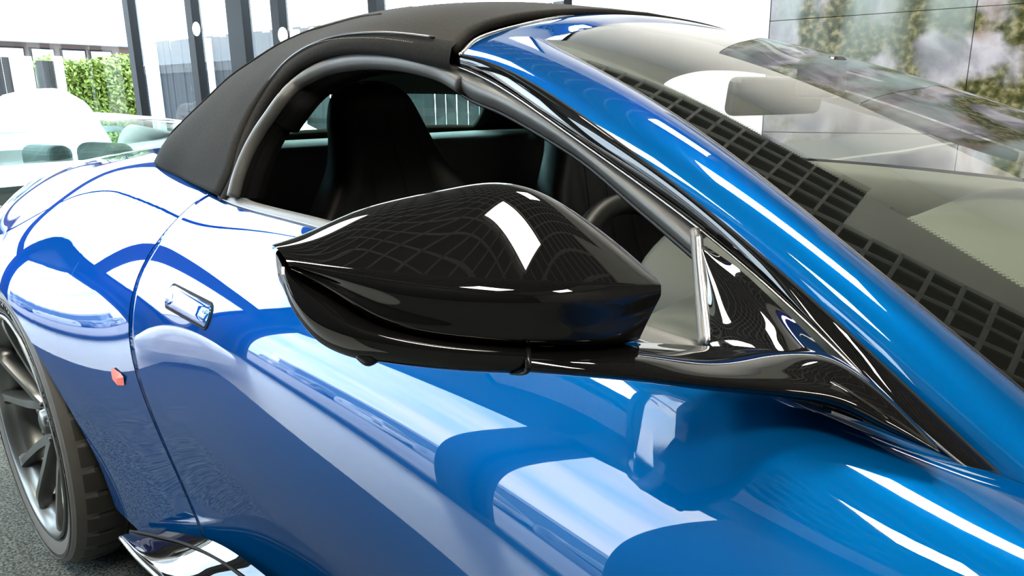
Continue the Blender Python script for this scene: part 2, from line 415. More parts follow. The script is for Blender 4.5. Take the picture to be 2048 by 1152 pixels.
# rear quarter with wheel arch: every column runs from the belt to the arch or the sill
QG = []
xs = sorted(list(np.linspace(-.75, XC-RA, 8))[:-1] + [XC-RA*math.cos(t) for t in np.linspace(0, PI, 60)] + list(np.linspace(XC+RA, .62, 24))[1:])
cols = []
for X in xs:
    s = section(X, 400); zc = s[-1, 1]
    if abs(X-XC) < RA: zc = max(zc, ZC+math.sqrt(max(0, RA*RA-(X-XC)**2)))
    k = np.where(s[:, 1] >= zc)[0][-1]
    if k < len(s)-1:
        t = (s[k, 1]-zc)/(s[k, 1]-s[k+1, 1]+1e-9); end = s[k]+(s[k+1]-s[k])*t; s = np.vstack([s[:k+1], end])
    idx = np.linspace(0, len(s)-1, 60); cols.append([(X, np.interp(i, range(len(s)), s[:, 0]), np.interp(i, range(len(s)), s[:, 1])) for i in idx])
# squeeze the rearmost-door columns so that the patch ends on the door gap
for i, X in enumerate(xs):
    if X > .2:
        u = (X-.2)/(.62-.2)
        for j in range(60):
            Z = cols[i][j][2]; lim = door_rear(Z)-.0018; Xn = .2+(lim-.2)*u; s = sec_cache(Xn)
            zz = min(Z, s[0, 1]); Yn = float(np.interp(-zz, -s[:, 1], s[:, 0])); 
            if j == 0: Yn, zz = s[0]
            cols[i][j] = (Xn, Yn, zz)
QG = np.array(cols).transpose(1, 0, 2)
def surf_normals(G):
    """true normals of the side surface, so that the uneven rows round the arch do not show in reflections"""
    out = []
    for row in G:
        for X, Y, Z in row:
            X = float(X); s0 = sec_cache(X); i = int(np.clip(np.argmin((s0[:, 1]-Z)**2+(s0[:, 0]-Y)**2), 2, 397))
            a, b = sec_cache(X-.004), sec_cache(X+.004)
            dX = np.array((.008, b[i, 0]-a[i, 0], b[i, 1]-a[i, 1])); dt = np.array((0, s0[i+2, 0]-s0[i-2, 0], s0[i+2, 1]-s0[i-2, 1]))
            n_ = np.cross(dX, dt); n_ /= np.linalg.norm(n_)
            out.append(tuple(-n_ if n_[1] > 0 else n_))
    return out
quarter = obj('rear_quarter_panel', grid_vf(QG, flip=True), M['paint'], car)
quarter.data.normals_split_custom_set_from_vertices(surf_normals(QG))
# arch lip turned inwards
lip = [c[-1] for X, c in zip(xs, cols) if abs(X-XC) <= RA+.001]
L1 = [(p[0], p[1]+.002, p[2]) for p in lip]; L2 = [(XC+(p[0]-XC)*.99, p[1]+.05, ZC+(p[2]-ZC)*.99) for p in lip]; L3 = [(p[0], p[1]+.30, p[2]+.03) for p in lip]
obj('wheel_arch_liner', grid_vf([L1, L2, L3]), M['gap'], car)
# front wing with its arch, mostly outside the frame
XF = 2.62; fc = []
for X in sorted([2.1236]+[XF-RA*math.cos(t) for t in np.linspace(0, PI, 40)]+[3.08, 3.16]):
    s = section(X, 200)
    if abs(X-XF) < RA:
        zc = max(s[-1, 1], ZC+math.sqrt(RA*RA-(X-XF)**2)); s = s[s[:, 1] >= zc]
    idx = np.linspace(0, len(s)-1, 40); fc.append([(X, np.interp(i, range(len(s)), s[:, 0]), np.interp(i, range(len(s)), s[:, 1])) for i in idx])
obj('front_wing', grid_vf(np.array(fc).transpose(1, 0, 2), flip=True), M['paint'], car)
fl = [c[-1] for c in fc if abs(c[0][0]-XF) < RA]
obj('wheel_arch_liner', grid_vf([fl, [(p[0], p[1]+.3, p[2]+.03) for p in fl]]), M['gap'], car)
# tail of the body
se = section(-.75, 40)
obj('rear_bumper', grid_vf([[(-.75, y, z) for y, z in se]+[(-.75, -y, z) for y, z in se[::-1]], [(-.95, y*.6, z*.9+.04) for y, z in se]+[(-.95, -y*.6, z*.9+.04) for y, z in se[::-1]], [(-.97, 0, .6)]*80]), M['paint'], car)
# dark backing behind the shut line
bk = [(X, y+.02, z-.005) for X, (y, z) in ((door_rear(q[1]), q) for q in sec_cache(.6)[::8])]
obj('shut_line', grid_vf([[(p[0]-.02, p[1], p[2]) for p in bk], [(p[0]+.02, p[1], p[2]) for p in bk]]), M['gap'], car)
# rear deck between the belt lines
deck = []
for X in list(np.linspace(-.75, .32, 16)):
    s = sec_cache(X); Yb, Zb = s[0]
    deck.append(crv([(X, Yb, Zb), (X, Yb*.8, Zb+.008), (X, Yb*.4, Zb+.012), (X, 0, Zb+.014), (X, -Yb*.4, Zb+.012), (X, -Yb, Zb)], 24))
obj('rear_deck', grid_vf(deck), M['paint'], car)
# other side of the car, plain
OG = [[(x, -y, z) for x, (y, z) in ((X, q) for q in sec_cache(X)[::30])] for X in np.linspace(-.75, 2.6, 30)]
obj('far_side_panel', grid_vf(OG), M['paint'], car)
# bonnet in front of the windscreen
bon = []
for X in np.linspace(2.03, 3.0, 12):
    t = (X-2.0); bon.append(crv([(X-.16, -.78, .832-.03*t), (X, -.62, .885-.06*t), (X+.05, -.3, .90-.08*t), (X+.06, 0, .905-.09*t), (X+.05, .3, .90-.08*t), (X, .62, .885-.06*t), (X-.16, .78, .832-.03*t)], 30))
obj('bonnet', grid_vf(bon), M['paint'], car)

# door handle: flush pill shaped flap with a recessed outline
hl = [on_side(*q) for q in ((338, 590), (420, 636))]
h0, h1 = hl[0], hl[1]
hx0, hx1 = h0[0], h1[0]+.0; hz0, hz1 = h0[2], h1[2]
print('handle', h0, h1)
def pill(hh, off, grow, n=14):
    """pill outline on the side surface, returned as points; hh half height"""
    cx, cz = (hx0+hx1)/2, (hz0+hz1)/2; L = (hx1-hx0)/2-hh*.6
    r = hh+grow; out = []
    for t in np.linspace(-PI/2, PI/2, n): out.append((cx+L+r*.75*math.cos(t), cz+r*math.sin(t)))
    for t in np.linspace(PI/2, 3*PI/2, n): out.append((cx-L+r*.75*math.cos(t), cz+r*math.sin(t)))
    sl = (hz1-hz0)/(hx1-hx0)
    return [side_point(x, z+(x-cx)*sl, off) for x, z in out]
HH = .0165
ring = [pill(HH, .0016, .0), pill(HH, .0016, .004), pill(HH, -.001, .006)]
o = obj('handle_surround', grid_vf([pill(HH, -.002, -.001), pill(HH, .0016, 0.0005), pill(HH, .0018, .0022), pill(HH, -.001, .0035)], closed=True), M['gap'], door)
pl = pill(HH, .0032, -.0030); pm = pill(HH, .0024, -.0012); pb = pill(HH, 0, -.0008); c_ = np.mean(pl, axis=0)
v, f = grid_vf([pb, pm, pl, [np.array(side_point(*(lambda q: (q[0], q[2]))(c_+(np.array(p)-c_)*.5), .0034)) for p in pl], [np.array(side_point(c_[0], c_[2], .0034))]*len(pl)], closed=True)
dh = obj('door_handle', (v, f), M['paint'], door)
for k, zz in enumerate((-.006, .0035)):
    cx = hx1-.013
    ps = [side_point(cx+dx, (hz0+hz1)/2+zz+dz+(hz1-hz0)*.4, .0052) for dx, dz in ((-.004, 0), (.004, 0), (.004, .0035), (-.004, .0035), (-.004, 0))]
    obj('handle_mark', tube_vf(ps, .0006, 6), M['silver'], door)

# ---------------- windscreen frame
glass_edge = sights([(1088,80,-.447),(1143,111,-.48),(1292,194,-.54),(1386,253,-.572),(1455,302,-.595),(1577,399,-.628),(1677,478,-.66),(1777,556,-.68),(1894,656,-.70),(2046,782,-.722)])
glass_edge = [np.array(p) for p in glass_edge]+[glass_edge[-1]+(glass_edge[-1]-glass_edge[-2])*1.2]
low_edge = [np.array(p) for p in sights([(924,110,-.572),(1000,133,-.585),(1067,167,-.60),(1178,243,-.633),(1247,292,-.65),(1386,392,-.68),(1478,474,-.70),(1608,587,-.725),(1695,665,-.74),(1808,769,-.765),(1951,899,-.785),(2040,984,-.795)])]
low_edge.append(low_edge[-1]+(low_edge[-1]-low_edge[-2])*.9)
trim_edge = [np.array(p) for p in sights([(908,130,-.571),(1004,177,-.588),(1094,233,-.612),(1178,295,-.636),(1247,344,-.652),(1326,400,-.668),(1391,452,-.682),(1460,508,-.70),(1547,582,-.722),(1634,656,-.742),(1721,738,-.765),(1808,821,-.785),(1873,890,-.80),(1904,926,-.805),(2036,1000,-.80)])]
def fair(l, deg):
    """fair a hand-measured edge so that paint and glass reflect evenly"""
    p = np.array(l); d = np.concatenate([[0], np.cumsum(np.linalg.norm(np.diff(p, axis=0), axis=1))]); d /= d[-1]; q = np.linspace(0, 1, 24)
    f = np.stack([np.polyval(np.polyfit(d, p[:, k], deg), q) for k in range(3)], 1)
    f[0] = p[0]; return [x for x in f]
glass_edge, low_edge, trim_edge = fair(glass_edge, 5), fair(low_edge, 5), fair(trim_edge, 5)
N = 60
LE, GE, TE = crv(low_edge, N), crv(glass_edge, N), crv(trim_edge, N)
# header rear edge (front edge of the fabric) and glass top edge across the car
hdr_rear = [low_edge[0], *sights([(960,77,-.50),(1050,50,-.40)]), np.array([1.03,-.22,1.228]), np.array([1.022,0,1.238])]
HR = crv(hdr_rear + mir(hdr_rear[:-1])[::-1], 61)
hdr_glass = [glass_edge[0], *sights([(1105,74,-.42),(1150,62,-.36),(1200,51,-.30)]), np.array([1.105,-.15,1.216]), np.array([1.098,0,1.222])]
HG = crv(hdr_glass + mir(hdr_glass[:-1])[::-1], 61)
def band(name, E0, E1, lift, material, parent, outv, n=9, sk=.0):
    """rounded band between two edge curves, crowned outwards by lift"""
    G = []
    for j in range(n):
        t = j/(n-1); G.append([(1-t)*np.array(a)+t*np.array(b)+np.array(outv)*lift*(4*t*(1-t))**.7 for a, b in zip(E0, E1)])
    return obj(name, grid_vf(G), material, parent)
fr_ = thing('windscreen_frame', None, None); fr_.parent = car
pil = band('windscreen_pillar', LE, GE, .014, M['paint'], fr_, (.15, -.6, .8), 13)
band('windscreen_pillar', mir(LE), mir(GE), .014, M['paint'], fr_, (.15, .6, .8), 13)
band('header_rail', HR, HG, .006, M['paint'], fr_, (0, 0, 1), 9)
# bright bead where fabric meets the frame
obj('header_bead', tube_vf([p+np.array((-.004, 0, 0)) for p in HR], .0035, 6), M['silver'], fr_)
tb_ = band('pillar_trim', TE, LE, .003, M['black'], fr_, (0, -1, .3), 7)
band('pillar_trim', mir(TE), mir(LE), .003, M['black'], fr_, (0, 1, .3), 7)
obj('trim_bead', tube_vf([p+np.array((0, -.002, 0)) for p in TE], .0011, 6), M['bead'], fr_)
obj('lower_bead', tube_vf([p+np.array((0, -.001, 0)) for p in LE], .0012, 6), M['gap'], fr_)
# rubber weather strip under the trim
sl_low = [np.array(p) for p in sights([(880,150,-.56),(940,196,-.565),(1004,224,-.57),(1143,305,-.60),(1200,348,-.62),(1258,399,-.64),(1330,460,-.665),(1400,520,-.69)])]
NT = 60
TEs = crv([q for q in trim_edge if q[0] < 1.56], NT)
SL = crv(sl_low, NT)
G = []
for j in range(9):
    t = j/8.; G.append([(1-t)*(a+np.array((0, .004, -.004)))+t*b+np.array((.0, -.012, .002))*math.sin(PI*t)**.8 for a, b in zip(TEs, SL)])
G.append([np.array(q)+np.array((0, .03, 0)) for q in G[-1]])
ws = obj('weather_strip', grid_vf(G), M['rubber'], car)
obj('strip_lip', tube_vf([p+np.array((0, .0, -.002)) for p in SL], .003, 6), M['rubberd'], ws)
# far side
obj('weather_strip', grid_vf([mir(r) for r in G]), M['dash'], car)

# windscreen
W = []
NV = 40
GEd = crv(glass_edge, NV)
cen = nspline([0, .15, .37, .62, .87, 1.12], np.array([(1.098,0,1.222),(1.25,0,1.186),(1.46,0,1.124),(1.70,0,1.040),(1.95,0,.952),(2.20,0,.865)]), np.linspace(0, 1.12, NV))
for k in range(NV):
    e = GEd[k]; c = cen[k]; row = []
    for s_ in np.linspace(-1, 1, 81):
        t = 1-abs(s_)**2.2; row.append((e[0]+(c[0]-e[0])*t, e[1]*-s_ if False else abs(e[1])*s_, e[2]+(c[2]-e[2])*(1-abs(s_)**2.6)))
    W.append(row)
W = np.array(W)
# top row follows the header edge
HGs = crv(hdr_glass + mir(hdr_glass[:-1])[::-1], 81)
for k in range(6):
    t = (1-k/6.)**1.5
    W[k] = W[k]*(1-t)+HGs*t if k == 0 else W[k]+(HGs-W[0])*0
ws_glass = obj('windscreen', grid_vf(W), M['screen'], car)
# black printed border on the inside of the glass, wider towards the bottom, with a toothed edge
FB = []
rows = []
for k in range(NV):
    kk = k/(NV-1.)
    wd = np.interp(kk, [0, .08, .2, .5, .8, 1], [.008, .026, .042, .068, .105, .135])
    row = []
    L = 0; prev = W[k][0]
    for j in range(81):
        L += np.linalg.norm(W[k][j]-prev); prev = W[k][j]
        row.append(L)
    js = [np.interp(q, row, range(81)) for q in np.linspace(0, wd, 6)]
    def at(jf): 
        j = min(int(jf), 79); return W[k][j]+(W[k][j+1]-W[k][j])*(jf-j)
    rows.append([at(j)+np.array((-.001, .0, -.003)) for j in js])
frit = obj('glass_border', grid_vf(rows), M['frit'], ws_glass)
frows = []
for k in range(NV):
    nf = int(round(np.interp(k/(NV-1.), [0, .1, .5, 1], [2, 7, 9, 9])))
    frows.append([W[k][80]+(W[k][80-nf]-W[k][80])*0 if q == 0 else W[k][80-int(round(nf*q/6))] for q in range(7)])
    frows[-1] = [np.array(p)+np.array((-.001, 0, -.003)) for p in frows[-1]]
obj('glass_border', grid_vf(frows), M['frit'], ws_glass)
dots = []
ed = crv([r[-1] for r in rows], 240); ed0 = crv([r[-2] for r in rows], 240)
for i in range(3, 238):
    d = (ed[i]-ed0[i]); d /= np.linalg.norm(d); t = ed[i+1]-ed[i-1]; t /= np.linalg.norm(t)
    c = ed[i]+d*.0012
    for cc, rr in ((c, .0013), (c+d*.003, .0008)):
        V = [cc+rr*(math.cos(a)*t+math.sin(a)*d) for a in np.linspace(0, 2*PI, 6, endpoint=False)]
        dots.append((V, [tuple(range(6))]))
tag(obj('border_dots', merge(*dots), M['frit'], ws_glass, smooth=False), kind='stuff')
obj('glass_edge_bead', tube_vf(GE, .0012, 6), M['satin'], ws_glass)

# ---------------- fabric roof
ROOF = [
 [tuple(low_edge[0]+np.array((-.012,.0,.002))),(1.055,-.5,1.180),(1.042,-.4,1.204),(1.03,-.22,1.227),(1.02,0,1.237)],
 [(.93,-.58,1.172),(.92,-.5,1.205),(.90,-.4,1.231),(.88,-.22,1.253),(.86,0,1.262)],
 [(.80,-.588,1.174),(.78,-.5,1.212),(.74,-.40,1.240),(.70,-.25,1.261),(.66,0,1.268)],
 [(.70,-.60,1.150),(.66,-.53,1.190),(.58,-.42,1.232),(.52,-.3,1.252),(.48,0,1.262)],
 [(.656,-.62,1.113),(.57,-.57,1.150),(.45,-.47,1.200),(.36,-.3,1.232),(.32,0,1.245)],
 [(.632,-.65,1.060),(.50,-.615,1.09),(.34,-.535,1.135),(.24,-.35,1.185),(.20,0,1.20)],
 [(.635,-.68,1.010),(.46,-.65,1.030),(.27,-.585,1.070),(.17,-.38,1.12),(.13,0,1.13)],
 [(.642,-.70,.965),(.40,-.67,.975),(.17,-.615,1.005),(.09,-.40,1.03),(.06,0,1.04)],
 [(.625,-.718,.922),(.33,-.665,.938),(.065,-.605,.955),(.01,-.40,.968),(-.01,0,.972)]]
hs = net(ROOF, 26, 61)                       # rows: along the car, cols: edge to centre
full = np.concatenate([hs, np.array([[(p[0], -p[1], p[2]) for p in r[::-1][1:]] for r in hs])], axis=1)
v, f = grid_vf(full)
nc = full.shape[1]
keep, win = [], []
for q in f:
    i, j = q[0]//nc, q[0] % nc
    c = np.mean([v[k] for k in q], axis=0)
    (win if (abs(c[1]) < .42 and c[0] < .32 and 1.0 < c[2] < 1.13 and i > 30) else keep).append(q)
roof = obj('fabric_roof', (v, keep), M['fabric'], car); solid(roof, .012, 1)
inn = obj('roof_lining', ([(p[0]*.985+.008, p[1]*.975, p[2]-.022) for p in v], keep), M['rubberd'], car)
rw = obj('rear_window', (v, win), M['cabin_glass'], car)
# flap with piping and seams along the window edge
edge = [np.array(r[0]) for r in crv([r[0] for r in ROOF], 90)[:, None, :]]
flap = []
for off, dn, ou in ((.016, .006, .0), (.010, -.002, .010), (.0, -.010, .012), (-.004, -.018, .008), (-.002, -.020, -.012)):
    flap.append([])
    for i, p in enumerate(edge):
        d = edge[min(i+1, 89)]-edge[max(i-1, 0)]; d /= np.linalg.norm(d)
        # inward-of-window direction: in the side plane, perpendicular to the run
        nrm = np.array([-d[2], 0, d[0]]); nrm *= -1 if nrm[2] < 0 and i < 45 else 1
        cen_ = np.array([1.05, -.66, .95]); g = cen_-p; g[1] = 0; g /= np.linalg.norm(g)
        flap[-1].append(p - g*off*1.0 + g*(-dn)*1.0*0 + g*max(0, -dn) + np.array((0, -ou, 0)))
obj('roof_flap', grid_vf(flap), M['fabric'], roof)
obj('roof_piping', tube_vf([q+np.array((0, -.003, .002)) for q in np.array(flap[0])[4:]], .0022, 6), M['satin'], roof)
for k in (9, 15, 23):                       # sewn seams running over the roof
    r0 = hs[:, min(k, 25)]
for fr0, j0, j1 in ((.0, 7, 12), (.0, 13, 19)):
    pts = [hs[i, int(round(np.interp(i, [14, 60], [j0, j1])))]*1.0+np.array((0, -.008, .010)) for i in range(16, 60)]
    obj('roof_seam', tube_vf(crv(pts[::4], 60), .0022, 6), M['fabric'], roof)
tag_st = [q+np.array((0, -.014, .000)) for q in np.array(flap[1])[6:34]]
sts = []
for i in range(0, len(tag_st)*3-3):
    a_ = crv(tag_st, len(tag_st)*3)
    break
A3 = crv(tag_st, 120)
for i in range(0, 118, 2): sts.append(tube_vf([A3[i], A3[i+1]], .0009, 5))
tag(obj('roof_stitching', merge(*sts), M['rubber'], roof), kind='stuff')
# rubber frame seal that follows the window opening
seal_px = [(466,394,-.73),(478,350,-.715),(496,305,-.695),(518,265,-.675),(540,233,-.66),(567,196,-.64),(592,170,-.615),(622,150,-.60),(664,132,-.585),(710,122,-.577),(761,120,-.572),(808,124,-.57),(851,133,-.568),(890,146,-.565),(930,170,-.567)]
so = [np.array(p) for p in sights(seal_px)]
SO = crv(so, 100)
obj('window_seal', tube_vf(SO, [.011]*3+[.015]*3, 14, up=(0, 1, 0)), M['rubber'], car)
rows_ = []
for dx, dy, dz in ((.003,.004,-.004),(.008,.010,-.007),(.011,.014,-.011),(.015,.017,-.013),(.018,.021,-.017),(.020,.026,-.019),(.022,.032,-.021),(.022,.044,-.022)):
    rows_.append([p+np.array((dx*(1.0 if k < 60 else .3), dy, dz*(.2 if k < 25 else 1))) for k, p in enumerate(SO)])
obj('quarter_trim', grid_vf(crv(np.array(rows_).reshape(8, -1), 30).reshape(30, -1, 3)), M['lining'], car)
# belt moulding on the door top and door inner card
belt = [np.array((X, *sec_cache(X)[0])) for X in np.linspace(.60, 1.72, 50)]
bm_pts = [[p+np.array(o) for p in belt] for o in ((0, .0, .0), (0, .004, .007), (0, .014, .010), (0, .024, .007), (0, .026, -.01))]
obj('belt_moulding', grid_vf(bm_pts), M['rubber'], door)
obj('belt_bead', tube_vf([p+np.array((0, -.001, .002)) for p in belt], .0009, 6), M['bead'], door)
dc = [[p+np.array(o) for p in belt] for o in ((0, .026, -.005), (0, .05, -.005), (0, .09, -.03), (0, .10, -.12), (0, .07, -.2), (0, .12, -.55))]
obj('door_card', grid_vf(dc), M['leather'], door)
dc2 = [[(q[0], -q[1], q[2]) for q in r] for r in dc]
obj('far_door_card', grid_vf(dc2), M['dash'], car)
#SPLIT2
# ---------------- door mirror
mr = thing('door_mirror', None, None); mr.parent = car
def znet(rows, nu=70, nv=40, even=False):
    if not even: return net([[sightz(*q) for q in r] for r in rows], nu, nv)
    out = []
    for k, r in enumerate(rows):        # even out the hand-measured points of each row
        q = np.array(r, float); u = np.linspace(-1, 1, len(q)); uu = np.linspace(-1, 1, nu)
        x = np.polyval(np.polyfit(u, q[:, 0], 3), uu); z = np.polyval(np.polyfit(u, q[:, 2], 3), uu)
        y = nspline(u, q[:, 1], uu) if k <= 1 else np.polyval(np.polyfit(u, q[:, 1], 6 if k == 2 else 5), uu)
        out.append([sightz(*p) for p in zip(x, y, z)])
    out = np.array(out); d = np.linalg.norm(np.diff(out, axis=0), axis=2).mean(axis=1)
    t = np.concatenate([[0], np.cumsum(np.maximum(d, .002))])
    return nspline(t, out, np.linspace(0, t[-1], nv))
XS = [556, 600, 700, 800, 900, 1000, 1080, 1160, 1240, 1312]
r1 = [(554,490,.470),(600,463,.480),(700,425,.498),(800,398,.511),(900,378,.519),(1000,365,.524),(1080,385,.526),(1160,437,.523),(1240,495,.515),(1314,552,.506)]
r0 = [(x+2, y+8, z+.03) for x, y, z in r1]
r1b = [(558,495,.465),(608,471,.470),(709,438,.482),(807,413,.493),(904,394,.500),(1000,384,.504),(1080,401,.507),(1160,448,.507),(1240,502,.504),(1316,556,.502)]
r2 = [(570,510,.461),(640,502,.466),(740,486,.474),(830,472,.480),(920,461,.484),(1000,456,.486),(1080,464,.488),(1160,490,.490),(1240,524,.493),(1321,564,.499)]
r3 = [(577,520,.456),(650,530,.452),(742,543,.448),(832,552,.446),(920,558,.446),(1000,562,.448),(1080,566,.453),(1160,568,.462),(1240,567,.475),(1325,570,.495)]
r3b = [(580,526,.455),(653,541,.4495),(744,558,.4455),(834,569,.4435),(920,576,.4435),(1000,580,.4455),(1080,583,.4505),(1160,585,.460),(1240,583,.474),(1325,580,.495)]
r4 = [(584,534,.456),(657,566,.452),(748,605,.450),(836,628,.449),(920,640,.449),(1000,646,.451),(1080,650,.456),(1160,650,.465),(1238,642,.478),(1312,612,.497)]
r5 = [(586,540,.459),(660,585,.458),(752,640,.460),(840,668,.462),(920,680,.463),(1000,687,.465),(1080,691,.469),(1160,692,.477),(1225,690,.488),(1278,676,.500)]
r6 = [(x+2, y-2, z+.03) for x, y, z in r5]
def mirror_cap():
    nu, U = 100, np.linspace(-1, 1, 100)
    def row(r, deg=None):
        q = np.array(r, float); u = np.linspace(-1, 1, len(q))
        x = np.polyval(np.polyfit(u, q[:, 0], 3), U); z = np.polyval(np.polyfit(u, q[:, 2], 3), U)
        y = nspline(u, q[:, 1], U) if deg is None else np.polyval(np.polyfit(u, q[:, 1], deg), U)
        return np.stack([x, y, z], 1)
    top, cre = row(r1), row(r3, 4)
    G = [row(r0)]
    for t in np.linspace(0, 1, 50):          # one even bulge from the rear rim to the crease
        q = top+(cre-top)*t; q[:, 1] = top[:, 1]+(cre[:, 1]-top[:, 1])*t**1.45; G.append(q)
    low = np.array([row(r3, 4), row(r3b, 4), row(r4), row(r5), row(r6)])
    low[:, :, 2] += 0
    lo = nspline([0, .4, 2.2, 4.0, 5.0], low, np.linspace(0, 5, 50))
    G += list(lo[1:])
    return grid_vf([[sightz(*p) for p in g] for g in G])
cap = obj('mirror_cap', mirror_cap(), M['black'], mr)
h0 = [(560,498,.474),(592,537,.466),(645,575,.462),(700,618,.460),(760,645,.462),(850,668,.465),(950,682,.468),(1052,690,.473)]
h1 = [(552,505,.468),(580,556,.459),(630,602,.454),(690,645,.450),(765,672,.449),(855,690,.451),(950,700,.455),(1052,706,.461)]
h2 = [(553,530,.470),(578,590,.461),(622,640,.456),(688,680,.452),(766,700,.451),(856,713,.453),(950,722,.457),(1052,727,.463)]
h3 = [(558,560,.476),(592,630,.468),(638,682,.464),(698,711,.461),(770,724,.461),(858,735,.463),(950,743,.467),(1052,747,.473)]
h4 = [(x+4, y-6, z+.03) for x, y, z in h3]
obj('mirror_housing', grid_vf(znet([h0, h1, h2, h3, h4], 80, 50)), M['black'], mr)
# rear of the housing with the looking glass
rim = np.array([sightz(*q) for q in r0[::1]]+[sightz(*q) for q in r6[::-1][:3]]+[sightz(*q) for q in h4[::-1]])
rc = rim.mean(axis=0); back = [[p for p in rim], [rc+(p-rc)*.93+np.array((-.012,.006,0)) for p in rim], [rc+(p-rc)*.9+np.array((-.004,.002,0)) for p in rim]]
obj('mirror_shell', grid_vf(back, closed=True), M['satin'], mr)
obj('mirror_glass', ([tuple(p) for p in back[2]], [tuple(range(len(rim)))]), M['chrome'], mr, smooth=False)
ind = [[sightz(*q) for q in r] for r in ([(567,534,.4565),(573,534,.4550)], [(567,549,.4560),(573,549,.4545)])]
obj('indicator_lens', net(ind, 3, 3) is not None and grid_vf(np.array(net(ind, 4, 4))+np.array(-AF)*.004), M['orange'], mr)
obj('puddle_lamp', tube_vf([sightz(718,706,.462), sightz(738,716,.462), sightz(758,712,.464)], [.004, .0055, .003], 10, 12), M['satin'], mr)
# arm from the housing to the door
a_ = [
 [(1058,690,.500),(1150,691,.505),(1270,685,.520),(1420,692,.553),(1540,690,.545),(1640,702,.520),(1730,752,.492),(1870,884,.452)],
 [(1058,700,.472),(1150,702,.478),(1270,700,.495),(1420,706,.522),(1550,706,.520),(1655,722,.502),(1745,776,.478),(1872,890,.447)],
 [(1058,716,.463),(1150,719,.466),(1270,722,.476),(1420,734,.492),(1560,742,.494),(1665,762,.484),(1765,815,.466),(1876,898,.443)],
 [(1058,734,.461),(1150,741,.461),(1270,752,.466),(1420,767,.474),(1560,781,.476),(1680,800,.470),(1785,852,.455),(1880,905,.441)],
 [(1058,744,.466),(1150,751,.466),(1270,762,.472),(1420,780,.481),(1560,794,.484),(1670,814,.478),(1780,864,.460),(1878,908,.446)],
 [(1058,742,.51),(1150,748,.51),(1270,756,.52),(1420,770,.53),(1560,782,.53),(1660,800,.52),(1770,850,.49),(1870,900,.46)]]
arm = obj('mirror_arm', grid_vf(znet(a_, 90, 60)), M['black'], mr)
sole = obj('arm_collar', tube_vf([sightz(x, y, z) for x, y, z in ((1056,686,.485),(1055,702,.466),(1056,722,.4605),(1056,738,.4605),(1046,746,.465),(1020,747,.470))], [.0022, .0022, .0022, .0022, .0016, .0008], 8, 30), M['satin'], mr)
# triangular sail at the front corner of the side window
sa = [
 [(1412,492,-.705),(1480,540,-.727),(1560,614,-.750),(1650,702,-.776),(1760,808,-.803),(1868,900,-.818)],
 [(1406,493,-.712),(1450,552,-.742),(1515,622,-.770),(1600,700,-.800),(1720,790,-.824),(1862,896,-.830)],
 [(1403,497,-.716),(1425,570,-.752),(1462,640,-.784),(1540,700,-.812),(1680,775,-.832),(1858,894,-.834)],
 [(1402,502,-.716),(1409,570,-.748),(1415,640,-.780),(1424,692,-.806),(1600,762,-.828),(1855,896,-.832)]]
sail = obj('sail_panel', grid_vf(net([[sight(*q) for q in r] for r in sa], 60, 40)), M['black'], car)
obj('sail_edge', tube_vf(sights([(1398,474,-.70),(1401,520,-.725),(1409,600,-.76),(1419,688,-.80)]), 0.0036, 8, 30), M['bead'], sail)
obj('quarter_light_bar', tube_vf(sights([(1390,462,-.69),(1396,530,-.722),(1402,610,-.76),(1409,690,-.80)]), .005, 8, 30), M['rubber'], car)

# ---------------- side skirt
sk = [
 [(268,1060,-.905),(340,1063,-.905),(430,1084,-.91),(510,1135,-.915),(600,1215,-.92),(800,1420,-.92)],
 [(256,1066,-.93),(300,1084,-.935),(380,1120,-.94),(450,1165,-.94),(540,1250,-.94),(700,1480,-.94)],
 [(244,1072,-.955),(275,1105,-.962),(325,1150,-.97),(390,1210,-.97),(450,1290,-.97),(600,1520,-.97)],
 [(240,1078,-.955),(270,1114,-.962),(318,1160,-.97),(380,1222,-.97),(440,1300,-.97),(590,1530,-.97)]]
skn = net([[sight(*q) for q in r] for r in sk], 50, 24)
skirt = obj('side_skirt', grid_vf(skn), M['black'], car)
obj('skirt_edge', tube_vf(skn[-3], .004, 8), M['silver'], skirt)
obj('skirt_gap', tube_vf(skn[4]+np.array((0, -.002, .002)), .0022, 6), M['gap'], skirt)
und = [[p for p in skn[-1]], [p+np.array((0, .06, -.03)) for p in skn[-1]], [p+np.array((0, .4, -.03)) for p in skn[-1]]]
obj('under_tray', grid_vf(und), M['satin'], car)

